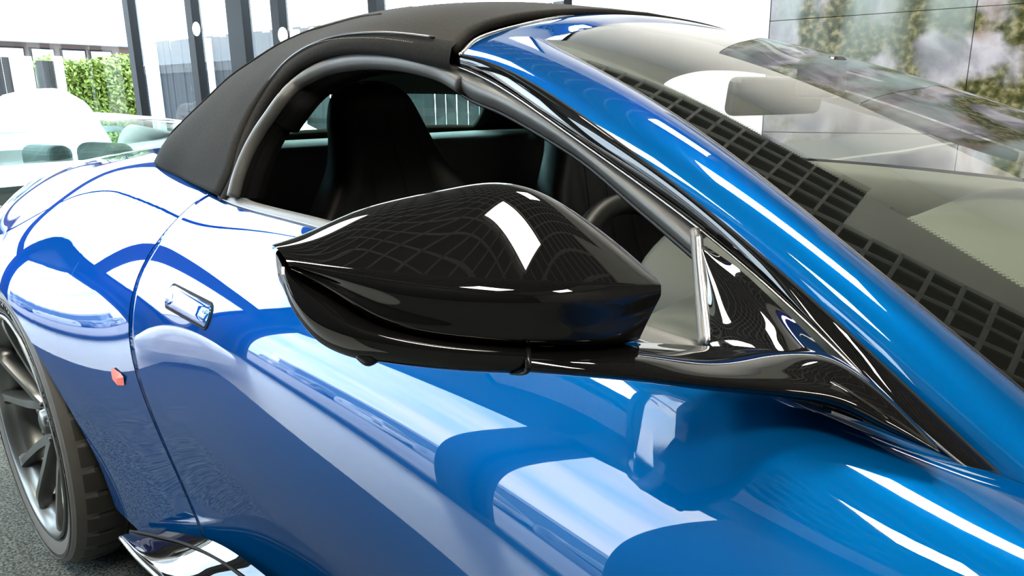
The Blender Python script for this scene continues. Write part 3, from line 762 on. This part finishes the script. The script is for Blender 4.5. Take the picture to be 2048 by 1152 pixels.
# ---------------- rear wheel
WC = (-.085, -.940, .335)
def make_wheel(name, c, side, yaw=0):
    wl = thing(name, None, None, c, yaw); wl.parent = car
    tp = [(.262,.02),(.275,.002),(.290,-.008),(.315,-.014),(.335,-.006),(.346,.012),(.3525,.035)]
    def tyre():
        seg = 288
        prof = tp+[(.355,.05),(.3555,.085),(.3555,.088),(.346,.089),(.346,.099),(.3555,.1),(.356,.103),(.356,.15),(.346,.151),(.346,.162),(.356,.163),(.356,.205),(.346,.206),(.346,.216),(.355,.217),(.353,.26),(.34,.285),(.30,.30),(.262,.28)]
        G = []
        for r, y in prof:
            row = []
            for k in range(seg):
                t = 2*PI*k/seg; rr = r
                if r > .352 and k % 8 == (0 if y < .15 else 4): rr = r-.006
                if (r, y) == (.335, -.006) and k % 8 == 0: rr = r
                if (r, y) == (.3525, .035) and k % 8 in (0,): rr = r-.005
                row.append((rr*math.cos(t), side*y, rr*math.sin(t)))
            G.append(row)
        return grid_vf(G, closed=True)
    ty = obj('tyre', tyre(), M['tyre'], wl); autosmooth(ty, 30)
    ty.data.materials.append(M['sidewall'])
    for p in ty.data.polygons:
        if math.hypot(p.center[0], p.center[2]) < .349 and side*p.center[1] < .1: p.material_index = 1
    for r_, y_ in ((.325, -.0145), (.2845, -.0065)):
        obj('sidewall_rib', tube_vf([(r_*math.cos(t), side*y_, r_*math.sin(t)) for t in np.linspace(0, 2*PI, 120)], .0013, 5, up=(0, 1, 0)), M['tyre'], wl)
    # rim
    lipp = [(.262,.02),(.273,.002),(.279,-.004),(.280,-.010),(.275,-.013),(.268,-.008),(.262,.004),(.256,.018),(.250,.022),(.247,.05),(.240,.10),(.236,.2),(.245,.27)]
    rm = obj('rim', lathe_y_vf([(r, side*y) for r, y in lipp], 120), M['rim'], wl)
    obj('brake_disc', lathe_y_vf([(.0, side*.14),(.19, side*.14),(.19, side*.165),(.0, side*.165)], 72), M['disc'], wl)
    obj('wheel_barrel', lathe_y_vf([(.0, side*.20),(.15, side*.21),(.243, side*.215)], 72), M['barrel'], wl)
    hub = obj('hub', lathe_y_vf([(0, side*.022),(.018, side*.022),(.030, side*.026),(.032, side*.038),(.046, side*.046),(.054, side*.060),(.058, side*.10)], 48), M['rim'], wl)
    for k in range(5):
        t = 2*PI*k/5+.3
        obj('wheel_nut', tube_vf([(.046*math.cos(t), side*.04, .046*math.sin(t)), (.046*math.cos(t), side*.028, .046*math.sin(t))], .007, 6, up=(1, 0, 0)), M['disc'], wl)
    def arm_(pts):      # pts: (r, angle, width, y, depth)
        G = []
        for i, (r, a, wd, y, dp) in enumerate(pts):
            c_ = np.array((r*math.cos(a), 0, r*math.sin(a)))
            q = pts[min(i+1, len(pts)-1)]; p = pts[max(i-1, 0)]
            d = np.array((q[0]*math.cos(q[1])-p[0]*math.cos(p[1]), 0, q[0]*math.sin(q[1])-p[0]*math.sin(p[1]))); d /= np.linalg.norm(d)
            n_ = np.array((-d[2], 0, d[0]))
            Y = np.array((0, side, 0))
            G.append([c_+n_*wd*1.3*a1+Y*(y+dp*b1) for a1, b1 in ((-.5,.95),(-.5,.28),(-.34,.0),(.34,.0),(.5,.28),(.5,.95))])
        v, f = grid_vf(G, closed=True)
        f.append((0,1,2,3,4,5)); f.append(tuple((len(pts)-1)*6+i for i in (5,4,3,2,1,0)))
        return v, f
    for k in range(5):
        a0 = 2*PI*k/5+math.radians(20)
        for sg in (-1, 1):
            ctrl = np.array([(.045, a0+sg*.02, .034, .045, .05), (.09, a0+sg*.10, .026, .036, .045), (.135, a0+sg*.20, .022, .024, .04), (.19, a0+sg*.235, .020, .010, .04), (.235, a0+sg*.25, .020, .000, .035), (.262, a0+sg*.285, .030, -.001, .03)])
            sp = obj('spoke', arm_([tuple(q) for q in crv(ctrl, 22)]), M['rim'], wl); autosmooth(sp, 28)
    return wl, ty
wl, ty = make_wheel('rear_wheel', WC, 1)
def sidewall_text(txt, r, ang0, size, width=1.0, material='letter'):
    cu = bpy.data.curves.new('lettering', 'FONT'); cu.body = txt; cu.size = size; cu.extrude = .001; cu.align_x = 'CENTER'; cu.space_character = 1.1
    o = bpy.data.objects.new('lettering', cu); COL.objects.link(o)
    dg = bpy.context.evaluated_depsgraph_get(); me = bpy.data.meshes.new_from_object(o.evaluated_get(dg)); bpy.data.objects.remove(o)
    bm = bmesh.new(); bm.from_mesh(me); bmesh.ops.subdivide_edges(bm, edges=[e for e in bm.edges if e.calc_length() > .02], cuts=2); bm.to_mesh(me); bm.free()
    for v_ in me.vertices:
        a = ang0 - v_.co.x*width/r; rr = r+v_.co.y-size*.35
        y = np.interp(rr, [.290, .315, .335], [-.008, -.014, -.006])
        v_.co = (rr*math.cos(a), y-.0014-v_.co.z, rr*math.sin(a))
    me.materials.clear(); me.materials.append(M[material])
    o = bpy.data.objects.new('lettering', me); COL.objects.link(o); o.parent = wl
    return o
sidewall_text('POTENZA', .307, math.radians(19), .030, 1.15)
sidewall_text('BRIDGESTONE', .309, math.radians(93), .030, 1.0)
sidewall_text('295/30ZR21 102Y', .304, math.radians(52), .011, 1.0, 'rubber')

make_wheel('front_wheel', (2.62, -.940, .335), 1)
make_wheel('rear_wheel', (-.085, .940, .335), -1)
# folded red sticker on the rear wing
q0 = on_side(236, 755)
S_ = .0145
sp_ = [side_point(q0[0]+dx*S_*1.9, q0[2]+dz*S_, oo) for dx, dz, oo in ((-1,.15,.001),(-.6,.95,.003),(.35,.7,.0015),(1.0,.5,.004),(.75,-.75,.001),(-.1,-1.05,.003),(-.9,-.6,.0012),(.05,.0,.005))]
sk_ = obj('paper_sticker', (sp_, [(7,i,(i+1)%7) for i in range(7)]), M['red'], None, smooth=False)
solid(sk_, .0006, 1)
tag(sk_, 'small crumpled red paper sticker on the blue rear wing by the wheel', 'sticker')

# ---------------- cabin
cab = merge(box_vf(-.1, 1.95, -.80, .80, .20, .24), box_vf(.02, .06, -.60, .60, .24, .80), box_vf(1.9, 1.95, -.70, .70, .24, .80))
obj('cabin_floor', cab, M['trimcloth'], car, smooth=False)
sh = [[(x, y, z) for y in np.linspace(-.62, .62, 20)] for x, z in ((.02,.985),(.14,.990),(.26,.992),(.34,.985),(.37,.965),(.375,.90),(.39,.60),(.42,.25))]
obj('parcel_shelf', grid_vf(sh), M['dash'], car)
obj('shelf_seam', tube_vf([(.366, y, .955) for y in np.linspace(-.6, .6, 10)], .003, 6), M['gap'], car)
# belt guides either side of the shelf
for sgn in (1,):
    bg_ = obj('belt_guide', box_vf(-.018, .018, -.02, .02, -.03, .03), M['silver'], car, smooth=False); bg_.location = (.36, .42*sgn, .985); bg_.rotation_euler = (.5, .3, 0); bevel(bg_, .008, 3)
def seat(yc, name='seat'):
    s_ = thing(name, None, None, (.055, yc, 0)); s_.parent = car
    prof = [(1.128,.020,.475),(1.118,.062,.470),(1.095,.092,.468),(1.05,.112,.475),(1.0,.124,.49),(.95,.145,.505),(.90,.185,.52),(.85,.225,.535),(.78,.25,.555),(.68,.26,.58),(.55,.26,.615),(.45,.25,.64)]
    pz = np.array([(p[0], p[1], p[2]) for p in prof]); pp = crv(pz, 50)
    G = []
    for z, hw, x in pp:
        row = []
        for t in np.linspace(0, 2*PI, 40, endpoint=False):
            c, s2 = math.cos(t), math.sin(t)
            yy = hw*math.copysign(abs(c)**.7, c)
            bol = .075*np.clip((abs(yy)-hw*.55)/(hw*.45+1e-6), 0, 1)**1.2*np.interp(z, [.45,.8,.95,1.1], [1,1,.5,.15])
            th_ = np.interp(z, [.45, .9, 1.1, 1.13], [.07, .06, .045, .01])
            xx = x+(th_*math.copysign(abs(s2)**.8, s2))*(1 if s2 > 0 else .9)+(bol if s2 > -.2 else bol*.4)
            row.append((xx, yy, z))
        G.append(row)
    v, f = grid_vf(G, closed=True); f.append(tuple(range(40))[::-1])
    obj('seat_back', (v, f), M['leather'], s_)
    for yy in (-.07, .0, .07):
        obj('seat_stitching', tube_vf([(np.interp(z, [.6,.9,1.0,1.07], [.665,.585,.545,.520])+.004, yy*np.interp(z, [.6,1.1],[1.6,.8]), z) for z in np.linspace(.6, 1.07, 12)], .0014, 5), M['trimcloth'], s_)
    cu = [[(x, y, z+.035*(abs(y)/.25)**3) for y in np.linspace(-.25, .25, 16)] for x, z in ((.60,.42),(.64,.50),(.8,.50),(1.0,.515),(1.1,.50),(1.13,.42))]
    obj('seat_cushion', grid_vf(cu), M['leather'], s_)
    return s_
seat(-.325); seat(.36)
# dashboard
dsh = [[(1.40+.05*abs(y), y, .70) for y in np.linspace(-.74, .74, 40)],
       [(1.42+.04*abs(y), y, .79) for y in np.linspace(-.74, .74, 40)],
       [(1.46, y, .845+.030*math.exp(-((y+.38)/.15)**2)) for y in np.linspace(-.74, .74, 40)],
       [(1.54, y, .872+.034*math.exp(-((y+.38)/.16)**2)+.012*math.exp(-((y-.1)/.1)**2)) for y in np.linspace(-.74, .74, 40)],
       [(1.68, y, .870+.016*math.exp(-((y+.38)/.2)**2)) for y in np.linspace(-.74, .74, 40)],
       [(1.86, y*.98, .862) for y in np.linspace(-.74, .74, 40)],
       [(2.08, y*.92, .845) for y in np.linspace(-.74, .74, 40)],
       [(2.2, y*.85, .80) for y in np.linspace(-.74, .74, 40)]]
dd = net(dsh, 60, 50)
obj('dashboard', grid_vf(dd), M['dash'], car)
sw = thing('steering_wheel', None, None, (1.30, -.37, .775)); sw.parent = car; sw.rotation_euler = (0, math.radians(-24), 0)
obj('wheel_grip', tube_vf([(0, .175*math.cos(t), .165*math.sin(t)) for t in np.linspace(0, 2*PI, 80)], .0165, 14, up=(1, 0, 0)), M['leather'], sw)
obj('wheel_boss', lathe_x if False else tube_vf([(-.01,0,0),(.03,0,0)], [.055,.065], 20), M['leather'], sw)
for t in (0, PI, -PI/2):
    obj('wheel_spoke', tube_vf([(.01,.04*math.cos(t),.04*math.sin(t)),(.0,.16*math.cos(t),.16*math.sin(t))], [.018,.012], 8, 6, up=(1,0,0)), M['silver'], sw)
bn = [[(1.39+.03*math.sin(t)*0+dx, -.40+.17*math.cos(t)*sc, .795+.125*math.sin(t)*sc) for t in np.linspace(0, PI, 24)] for dx, sc in ((0,.96),(-.012,1.0),(0,1.04),(.10,1.0),(.16,.9))]
obj('instrument_hood', grid_vf(bn), M['dash'], car)
obj('steering_column', tube_vf([(1.33,-.37,.77),(1.6,-.37,.70)], .05, 16), M['leather'], car)
im = obj('interior_mirror', box_vf(-.016, .016, -.118, .118, -.033, .033), M['satin'], car, smooth=False); im.location = (1.30, .0, 1.085); im.rotation_euler = (0, .15, -.25); bevel(im, .014, 4)
mb_ = obj('mirror_mount', box_vf(-.03, .04, -.03, .03, -.02, .05), M['satin'], car, smooth=False); mb_.location = (1.36, .03, 1.10); bevel(mb_, .012, 3)
#SPLIT3
# ---------------- video wall
def video_mat():
    V = bpy.data.materials.new('video_wall_picture'); V.use_nodes = True; n = V.node_tree; n.nodes.clear(); L = n.links.new
    N_ = n.nodes.new; o = N_('ShaderNodeOutputMaterial'); ge = N_('ShaderNodeNewGeometry')
    mp = N_('ShaderNodeVectorTransform')
    tc = N_('ShaderNodeTexCoord'); tc.object = vw
    sep = N_('ShaderNodeSeparateXYZ'); L(tc.outputs['Object'], sep.inputs[0])
    def noise(sc, det, stretch=(1, 1, 1), dist=0):
        m_ = N_('ShaderNodeMapping'); m_.inputs['Scale'].default_value = stretch; L(tc.outputs['Object'], m_.inputs[0])
        q = N_('ShaderNodeTexNoise'); q.inputs['Scale'].default_value = sc; q.inputs['Detail'].default_value = det; q.inputs['Distortion'].default_value = dist
        L(m_.outputs[0], q.inputs['Vector']); return q.outputs['Fac']
    def ramp(f, els):
        r = N_('ShaderNodeValToRGB'); e = r.color_ramp.elements
        for i, (p, c) in enumerate(els):
            q = e[i] if i < 2 else e.new(p)
            q.position = p; q.color = (*c, 1)
        L(f, r.inputs[0]); return r.outputs[0]
    def mix(f, a, b):
        x = N_('ShaderNodeMix'); x.data_type = 'RGBA'
        if isinstance(f, float): x.inputs[0].default_value = f
        else: L(f, x.inputs[0])
        L(a, x.inputs[6]); L(b, x.inputs[7]); return x.outputs[2]
    def math_(op, a, b=None):
        x = N_('ShaderNodeMath'); x.operation = op
        for i, q in enumerate((a, b)):
            if q is None: continue
            if isinstance(q, (int, float)): x.inputs[i].default_value = q
            else: L(q, x.inputs[i])
        return x.outputs[0]
    rock = ramp(noise(3.0, 10, (1, 1, .6), .4), [(.32, (.10, .10, .14)), (.45, (.42, .40, .46)), (.56, (.85, .84, .90)), (.68, (.50, .36, .26))])
    veg = ramp(noise(26, 6), [(.35, (.05, .06, .015)), (.5, (.16, .16, .05)), (.66, (.45, .42, .22))])
    mask = ramp(noise(2.6, 6, (1, 1, .7), .5), [(.47, (0, 0, 0)), (.57, (1, 1, 1))])
    col = mix(mask, rock, veg)
    fog = ramp(noise(1.5, 2, (2.2, 1, .25)), [(.48, (0, 0, 0)), (.62, (.85, .85, .85))])
    pale = N_('ShaderNodeRGB'); pale.outputs[0].default_value = (.62, .78, .74, 1)
    up = math_('MULTIPLY', fog, ramp(math_('ADD', math_('MULTIPLY', sep.outputs['Z'], .9), -1.0), [(0, (0, 0, 0)), (.5, (1, 1, 1))]))
    col = mix(up, col, pale.outputs[0])
    # a mountain road crossing low in the picture
    cz = math_('SUBTRACT', sep.outputs['Z'], math_('ADD', math_('MULTIPLY', sep.outputs['X'], .16), .74))
    rd = ramp(math_('ABSOLUTE', math_('ADD', cz, math_('MULTIPLY', noise(1.3, 2), .10))), [(.075, (1, 1, 1)), (.085, (0, 0, 0))])
    grey = N_('ShaderNodeRGB'); grey.outputs[0].default_value = (.42, .43, .42, 1)
    ln = ramp(math_('ABSOLUTE', math_('ADD', cz, math_('ADD', math_('MULTIPLY', noise(1.3, 2), .10), .06))), [(.004, (1, 1, 1)), (.007, (0, 0, 0))])
    col = mix(rd, col, grey.outputs[0])
    wh = N_('ShaderNodeRGB'); wh.outputs[0].default_value = (.9, .9, .85, 1)
    col = mix(ln, col, wh.outputs[0])
    em = N_('ShaderNodeEmission'); L(col, em.inputs[0]); em.inputs[1].default_value = .36
    gl = N_('ShaderNodeBsdfGlossy'); gl.inputs['Roughness'].default_value = .25; gl.inputs['Color'].default_value = (.04, .04, .04, 1)
    ad = N_('ShaderNodeAddShader'); L(em.outputs[0], ad.inputs[0]); L(gl.outputs[0], ad.inputs[1]); L(ad.outputs[0], o.inputs[0])
    return V
vw = rthing('video_wall', 'video wall of joined screens showing a rocky mountainside with a road', 'screen', aS, BF-.06, 0)
M['video'] = video_mat()
PW, PH = 1.105, .68
zt = [2.545, 1.855+0.0, 1.855, 1.165]
for ci in range(4):
    for ri in range(4):
        z0 = .18+PH*ri
        pnl = obj('screen_panel', box_vf(ci*PW+.003, (ci+1)*PW-.003, -.03, 0, z0+.003, z0+PH-.003), M['video'], vw, smooth=False)
obj('screen_carcass', box_vf(-.012, 4*PW+.012, .001, .05, .11, 4*PH+.14), M['gap'], vw, smooth=False)

# ---------------- white coupes parked behind
def coupe(name, label, paint, glass, a, b, rot, roof=1.2, belt=.80, group=None, L=4.4, detail=True, z0=ZF):
    t = rthing(name, label, 'car', a, b, z0, group, rot)
    n = 30; G = []
    xs_ = np.linspace(0, L, 34)-L/2
    top = hermite([-L/2, -L/2+.15, -L/2+.9, -.3, .7, L/2-.7, L/2-.1, L/2], [.55, belt+.06, belt+.10, belt, belt-.02, belt-.12, belt-.28, .42], xs_)
    bot = hermite([-L/2, -L/2+.3, L/2-.3, L/2], [.35, .18, .16, .22], xs_)
    hw = hermite([-L/2, -L/2+.3, -L/2+1.0, 0, L/2-1.0, L/2-.3, L/2], [.72, .90, .97, .92, .95, .84, .55], xs_)
    for x, tz, bz, w_ in zip(xs_, top, bot, hw):
        row = []
        for q in np.linspace(0, PI, 22):
            c, s2 = math.cos(q), math.sin(q)
            row.append((x, w_*math.copysign(abs(c)**.45, c), bz+(tz-bz)*abs(s2)**.55))
        G.append(row)
    body = obj('car_body', grid_vf(G), paint, t)
    # greenhouse
    gx = hermite([0, .25, .5, .75, 1], [-L/2+.35, -.95, -.15, .45, 1.05], np.linspace(0, 1, 26))
    gz = hermite([0, .25, .5, .75, 1], [belt+.05, roof-.06, roof, roof-.05, belt-.03], np.linspace(0, 1, 26))
    rows = []
    for x, z in zip(gx, gz):
        wb = .80; wt = .80-.42*(z-belt)/.45
        rows.append([(x, wb, belt-.04), (x, (wb+wt)/2+.01, (z+belt)/2), (x, wt, z-.035), (x, wt*.7, z), (x, 0, z+.015), (x, -wt*.7, z), (x, -wt, z-.035), (x, -(wb+wt)/2-.01, (z+belt)/2), (x, -wb, belt-.04)])
    rr = np.array([crv(r, 33) for r in rows])
    v, f = grid_vf(rr)
    gl, sh_ = [], []
    for q in f:
        i, j = q[0]//33, q[0] % 33
        side_ = (2 <= j <= 8) or (23 <= j <= 29)
        if side_ and 5 <= i <= 17: gl.append(q)
        elif 8 < j < 23 and (i >= 19 or 1 <= i <= 5): gl.append(q)
        else: sh_.append(q)
    obj('car_roof', (v, sh_), paint, t); obj('car_glass', (v, gl), glass, t)
    if detail:
        cabn = obj('car_cabin', merge(box_vf(-1.2, 1.0, -.76, .76, .3, belt-.03), box_vf(-.55, -.40, .15, .62, .3, belt+.13), box_vf(-.55, -.40, -.62, -.15, .3, belt+.10)), M['cabin_grey'], t, smooth=False); bevel(cabn, .06, 4)
    for sx in (-L/2+.85, L/2-.95):
        for sy in (-1, 1):
            o = obj('wheel', lathe_y_vf([(0, .0), (.20, .0), (.24, -.03*0+.01), (.33, .0), (.34, -.04), (.34, -.24), (.1, -.26)], 30), M['tyre'], t); o.location = (sx, .93*sy, .34); o.scale = (1, sy, 1)
    if detail:
        obj('door_seam', tube_vf([(.75, .925, .3), (.8, .93, .6), (.72, .885, belt-.03)], .006, 6, 12), M['gap'], body)
        lmp = obj('tail_lamp', box_vf(-L/2-.005, -L/2+.06, .45, .85, belt-.08, belt-.02), M['wglass'], body, smooth=False)
        mrr = obj('car_mirror', tube_vf([(.82, .85, belt+.05), (.84, .98, belt+.09), (.85, 1.08, belt+.09)], [.02, .07, .05], 12, 8, flat=.7), paint, t)
    return t
R90 = -PI/2
coupe('white_coupe', 'low white coupe nearest behind the blue car, its side window full of reflections', M['wpaint'], M['carglass'], -4.95, 1.75, R90, roof=1.07, belt=.76)
coupe('white_coupe', 'taller white car farther back, standing by the glazing and hedge', M['wpaint'], M['carglass'], -8.1, 1.6, R90, roof=1.32, belt=.93)

# ---------------- outdoors behind the far glazing
st_ground = robj('ground', box_vf(-70, 40, -60, 60, ZF-.2, ZF-.12), M['paving']); tag(st_ground, kind='structure')
def far_hit(px, py, b):
    r = AF + AR*(px-1024)/FL + AU*(576-py)/FL; t = b/float(r@N_); return float((r*t)@A_), CAM[2]+float(r[2]*t)
FB_ = 7.6
print('fence', [tuple(round(q, 2) for q in far_hit(x, y, FB_)) for x, y in ((305,90),(450,75),(505,65),(700,42))], 'aW', aW, aS, far_a(392))
fz = far_hit(500, 66, FB_)[1]
fence = rthing('board_fence', 'tall grey vertical board fence outside the far glazing', 'fence', 0, FB_, ZF)
a = far_hit(300, 90, FB_)[0]; aE = far_hit(1180, 30, FB_)[0]+3
brd = None; k = 0
random.seed(3)
while a < aE:
    w_ = .155
    if brd is None:
        brd = obj('board', box_vf(-.078, .078, -.014, .014, 0, 1), M['wood'], fence, smooth=False); o = brd
    else:
        o = brd.copy(); COL.objects.link(o)
    o.location = (a, random.uniform(-.012, .012), 0); o.scale = (1, 1, fz-ZF+random.uniform(-.02, .02)); o.rotation_euler = (0, 0, random.uniform(-.03, .03))
    a += .185; k += 1
obj('rail', merge(box_vf(far_hit(300,90,FB_)[0], aE, .02, .06, .4, .48), box_vf(far_hit(300,90,FB_)[0], aE, .02, .06, fz-.4, fz-.32)), M['wood'], fence, smooth=False)
for px in (288, 302, 412, 590):
    q = far_hit(px, 90, FB_-.12)[0]
    obj('post', box_vf(q-.05, q+.05, -.17, -.05, 0, fz-ZF-.03), M['white_post'], fence, smooth=False)
# hedge and house beyond the left end glazing
def left_hit(px, py, a_pl):
    r = AF + AR*(px-1024)/FL + AU*(576-py)/FL; t = a_pl/float(r@A_); return float((r*t)@N_), CAM[2]+float(r[2]*t)
HA = -15.5
b0, zt0 = left_hit(126, 128, HA); b1, zt1 = left_hit(262, 126, HA); _, zb = left_hit(200, 230, HA)
print('hedge', b0, zt0, b1, zt1, zb)
hedge = rthing('clipped_hedge', 'bright green clipped hedge outside beyond the white cars', 'hedge', HA, (b0+b1)/2, ZF)
hw_, hh_ = (b1-b0)/2+.4, (zt0+zt1)/2-ZF
def leaves(n, half, h, dep, size):
    V, F = [], []
    for i in range(n):
        u = random.uniform(-half, half); z = random.uniform(0, h)
        face = random.random()
        bump_ = .08*math.sin(u*3.1)+.06*math.sin(z*5+u*2)
        if face < .72: p = Vector((dep/2+bump_+random.uniform(-.1, .05), u, z))
        else: p = Vector((random.uniform(-dep/2, dep/2), u, h+bump_+random.uniform(-.1, .05)))
        d = Vector((random.gauss(.6, .6), random.gauss(0, .7), random.gauss(.4, .6))).normalized()
        t_ = d.orthogonal().normalized(); b_ = d.cross(t_); an = random.uniform(0, 6.28)
        t2 = t_*math.cos(an)+b_*math.sin(an); b2 = d.cross(t2); s1 = size*random.uniform(.7, 1.3); k = len(V)
        V += [p-t2*s1, p-b2*s1*.45+d*s1*.1, p+t2*s1, p+b2*s1*.45+d*s1*.1]; F.append((k, k+1, k+2, k+3))
    return V, F
tag(obj('foliage', leaves(9000, hw_, hh_, .9, .055), M['leaf'], hedge, smooth=False), kind='stuff')
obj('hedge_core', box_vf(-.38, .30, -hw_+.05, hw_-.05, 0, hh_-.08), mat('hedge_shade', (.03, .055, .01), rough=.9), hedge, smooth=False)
# house front
HB = -19.0
hz = left_hit(120, 88, HB)[1]; hb0 = left_hit(-60, 100, HB)[0]; hb1 = left_hit(262, 100, HB)[0]
house = rthing('timber_house', 'low brown timber building with scalloped white window blinds beyond the hedge', 'building', HB, 0, ZF)
obj('wall', box_vf(-.3, 0, hb0-4, hb1+6, 0, hz-ZF), M['brown'], house, smooth=False)
obj('roof', merge(box_vf(-4, .5, hb0-5, hb1+7, hz-ZF, hz-ZF+.12), box_vf(-4, .2, hb0-5, hb1+7, hz-ZF+.12, hz-ZF+2.4)), M['coping'], house, smooth=False)
for px0, px1 in ((-30, 48), (58, 108), (119, 170), (176, 222)):
    q0, q1 = left_hit(px0, 100, HB)[0], left_hit(px1, 100, HB)[0]
    wz1 = hz-ZF-.10; wz0 = wz1-1.3
    fw = obj('window', box_vf(.0, .03, q0, q1, wz0, wz1), M['mull'], house, smooth=False)
    obj('pane', box_vf(.031, .036, q0+.04, q1-.04, wz0+.04, wz1-.04), mat('curtained_glass', (.55, .56, .55), rough=.2), fw, smooth=False)
    nS = 6; sc = []
    for i in range(nS):
        c0 = q0+.04+(q1-q0-.08)*(i+.5)/nS; r_ = (q1-q0-.08)/nS/2
        pts_ = [(.05, c0-r_, wz1-.04), (.05, c0-r_, wz1-.30)]+[(.05, c0-r_*math.cos(q), wz1-.30-r_*math.sin(q)) for q in np.linspace(0, PI, 8)][1:-1]+[(.05, c0+r_, wz1-.30), (.05, c0+r_, wz1-.04)]
        k = len(pts_); sc.append((pts_, [tuple(range(k))]))
    obj('blind', merge(*sc), M['white_post'], fw, smooth=False)
# short grey fence and white posts in front of the house
f2 = rthing('board_fence', 'short stretch of dark grey fence between white posts left of the hedge', 'fence', -14.5, 0, ZF)
for px0, px1, top_, mt in ((-20, 22, 113, 'wood'), (70, 119, 121, 'wood')):
    q0, zt_ = left_hit(px0, top_, -14.5); q1 = left_hit(px1, top_, -14.5)[0]
    nb = max(2, int((q1-q0)/.17)); 
    for i in range(nb):
        x0 = q0+(q1-q0)*i/nb
        obj('board', box_vf(-.015, .015, x0+.008, x0+(q1-q0)/nb-.008, 0, zt_-ZF), M[mt], f2, smooth=False)
for px in (30, 56, 118):
    q, z_ = left_hit(px, 112, -14.4)
    obj('post', box_vf(-.05, .05, q-.07, q+.07, 0, z_-ZF), M['white_post'], f2, smooth=False)
# round white visibility stickers on the far glazing
for px, py in ((393,58),(566,70),(625,70)):
    q, z_ = far_hit(px, py, BF-.01)
    v = [(.075*math.cos(t), 0, .075*math.sin(t)) for t in np.linspace(0, 2*PI, 24, endpoint=False)]
    o = obj('glass_dot', (v, [tuple(range(24))]), M['white_post'], None, smooth=False); solid(o, .001, 1)
    o.matrix_world = ROOM @ Matrix.Translation((q, BF-.012, z_))
    tag(o, {393: 'round white dot on the second dark window bar from the left', 566: 'round white dot low on the glazing just left of the fabric roof', 625: 'round white dot on the glazing, rightmost, just above the fabric roof'}[px], 'sticker')

# ---------------- street on the camera side, seen reflected in the door
pv = robj('pavement', box_vf(-60, 20, -9, BN-.25, ZF-.11, ZF-.06), M['paving']); tag(pv, kind='structure')
rdw = robj('road', box_vf(-60, 20, -16, -9, ZF-.115, ZF-.09), M['asphalt']); tag(rdw, kind='structure')
shed = rthing('corrugated_shed', 'long pale corrugated metal shed across the street, seen in reflections', 'building', -15, -21, ZF)
V, F = [], []
xs_ = np.arange(-45, 30, .12); zz = [0, 3.3]
for i, x in enumerate(xs_):
    for z in zz: V.append((x, .05*(i % 2), z))
F = [(2*i, 2*i+2, 2*i+3, 2*i+1) for i in range(len(xs_)-1)]
obj('cladding', (V, F), M['clad'], shed, smooth=False)
obj('shed_body', box_vf(-45, 30, -9, -.02, 0, 3.3), M['clad'], shed, smooth=False)
obj('coping', box_vf(-45.2, 30.2, -9.2, .15, 3.3, 3.9), M['coping'], shed, smooth=False)
cols = [mat('silver_grey_paint', (.18, .2, .22), rough=.3, metal=.6, coat=1), mat('dark_blue_paint', (.02, .04, .09), rough=.3, coat=1), mat('pale_paint', (.5, .5, .5), rough=.3, coat=1)]
PARK = ['silver parked car farthest down the street', 'dark blue parked car far down the street', 'pale parked car beyond the middle of the shed', 'silver parked car at the middle of the shed', 'dark blue parked car just past the middle of the shed', 'pale parked car across from the rear wheel', 'silver parked car straight across from the door', 'dark blue parked car nearest the front of the blue car']
for i in range(8):
    coupe('parked_car', PARK[i]+', seen only in reflections', cols[i % 3], M['wglass'], -33+i*5.1, -11.5, 0, roof=1.42, belt=.92, group='cars parked across the street', detail=False, z0=ZF-.1)
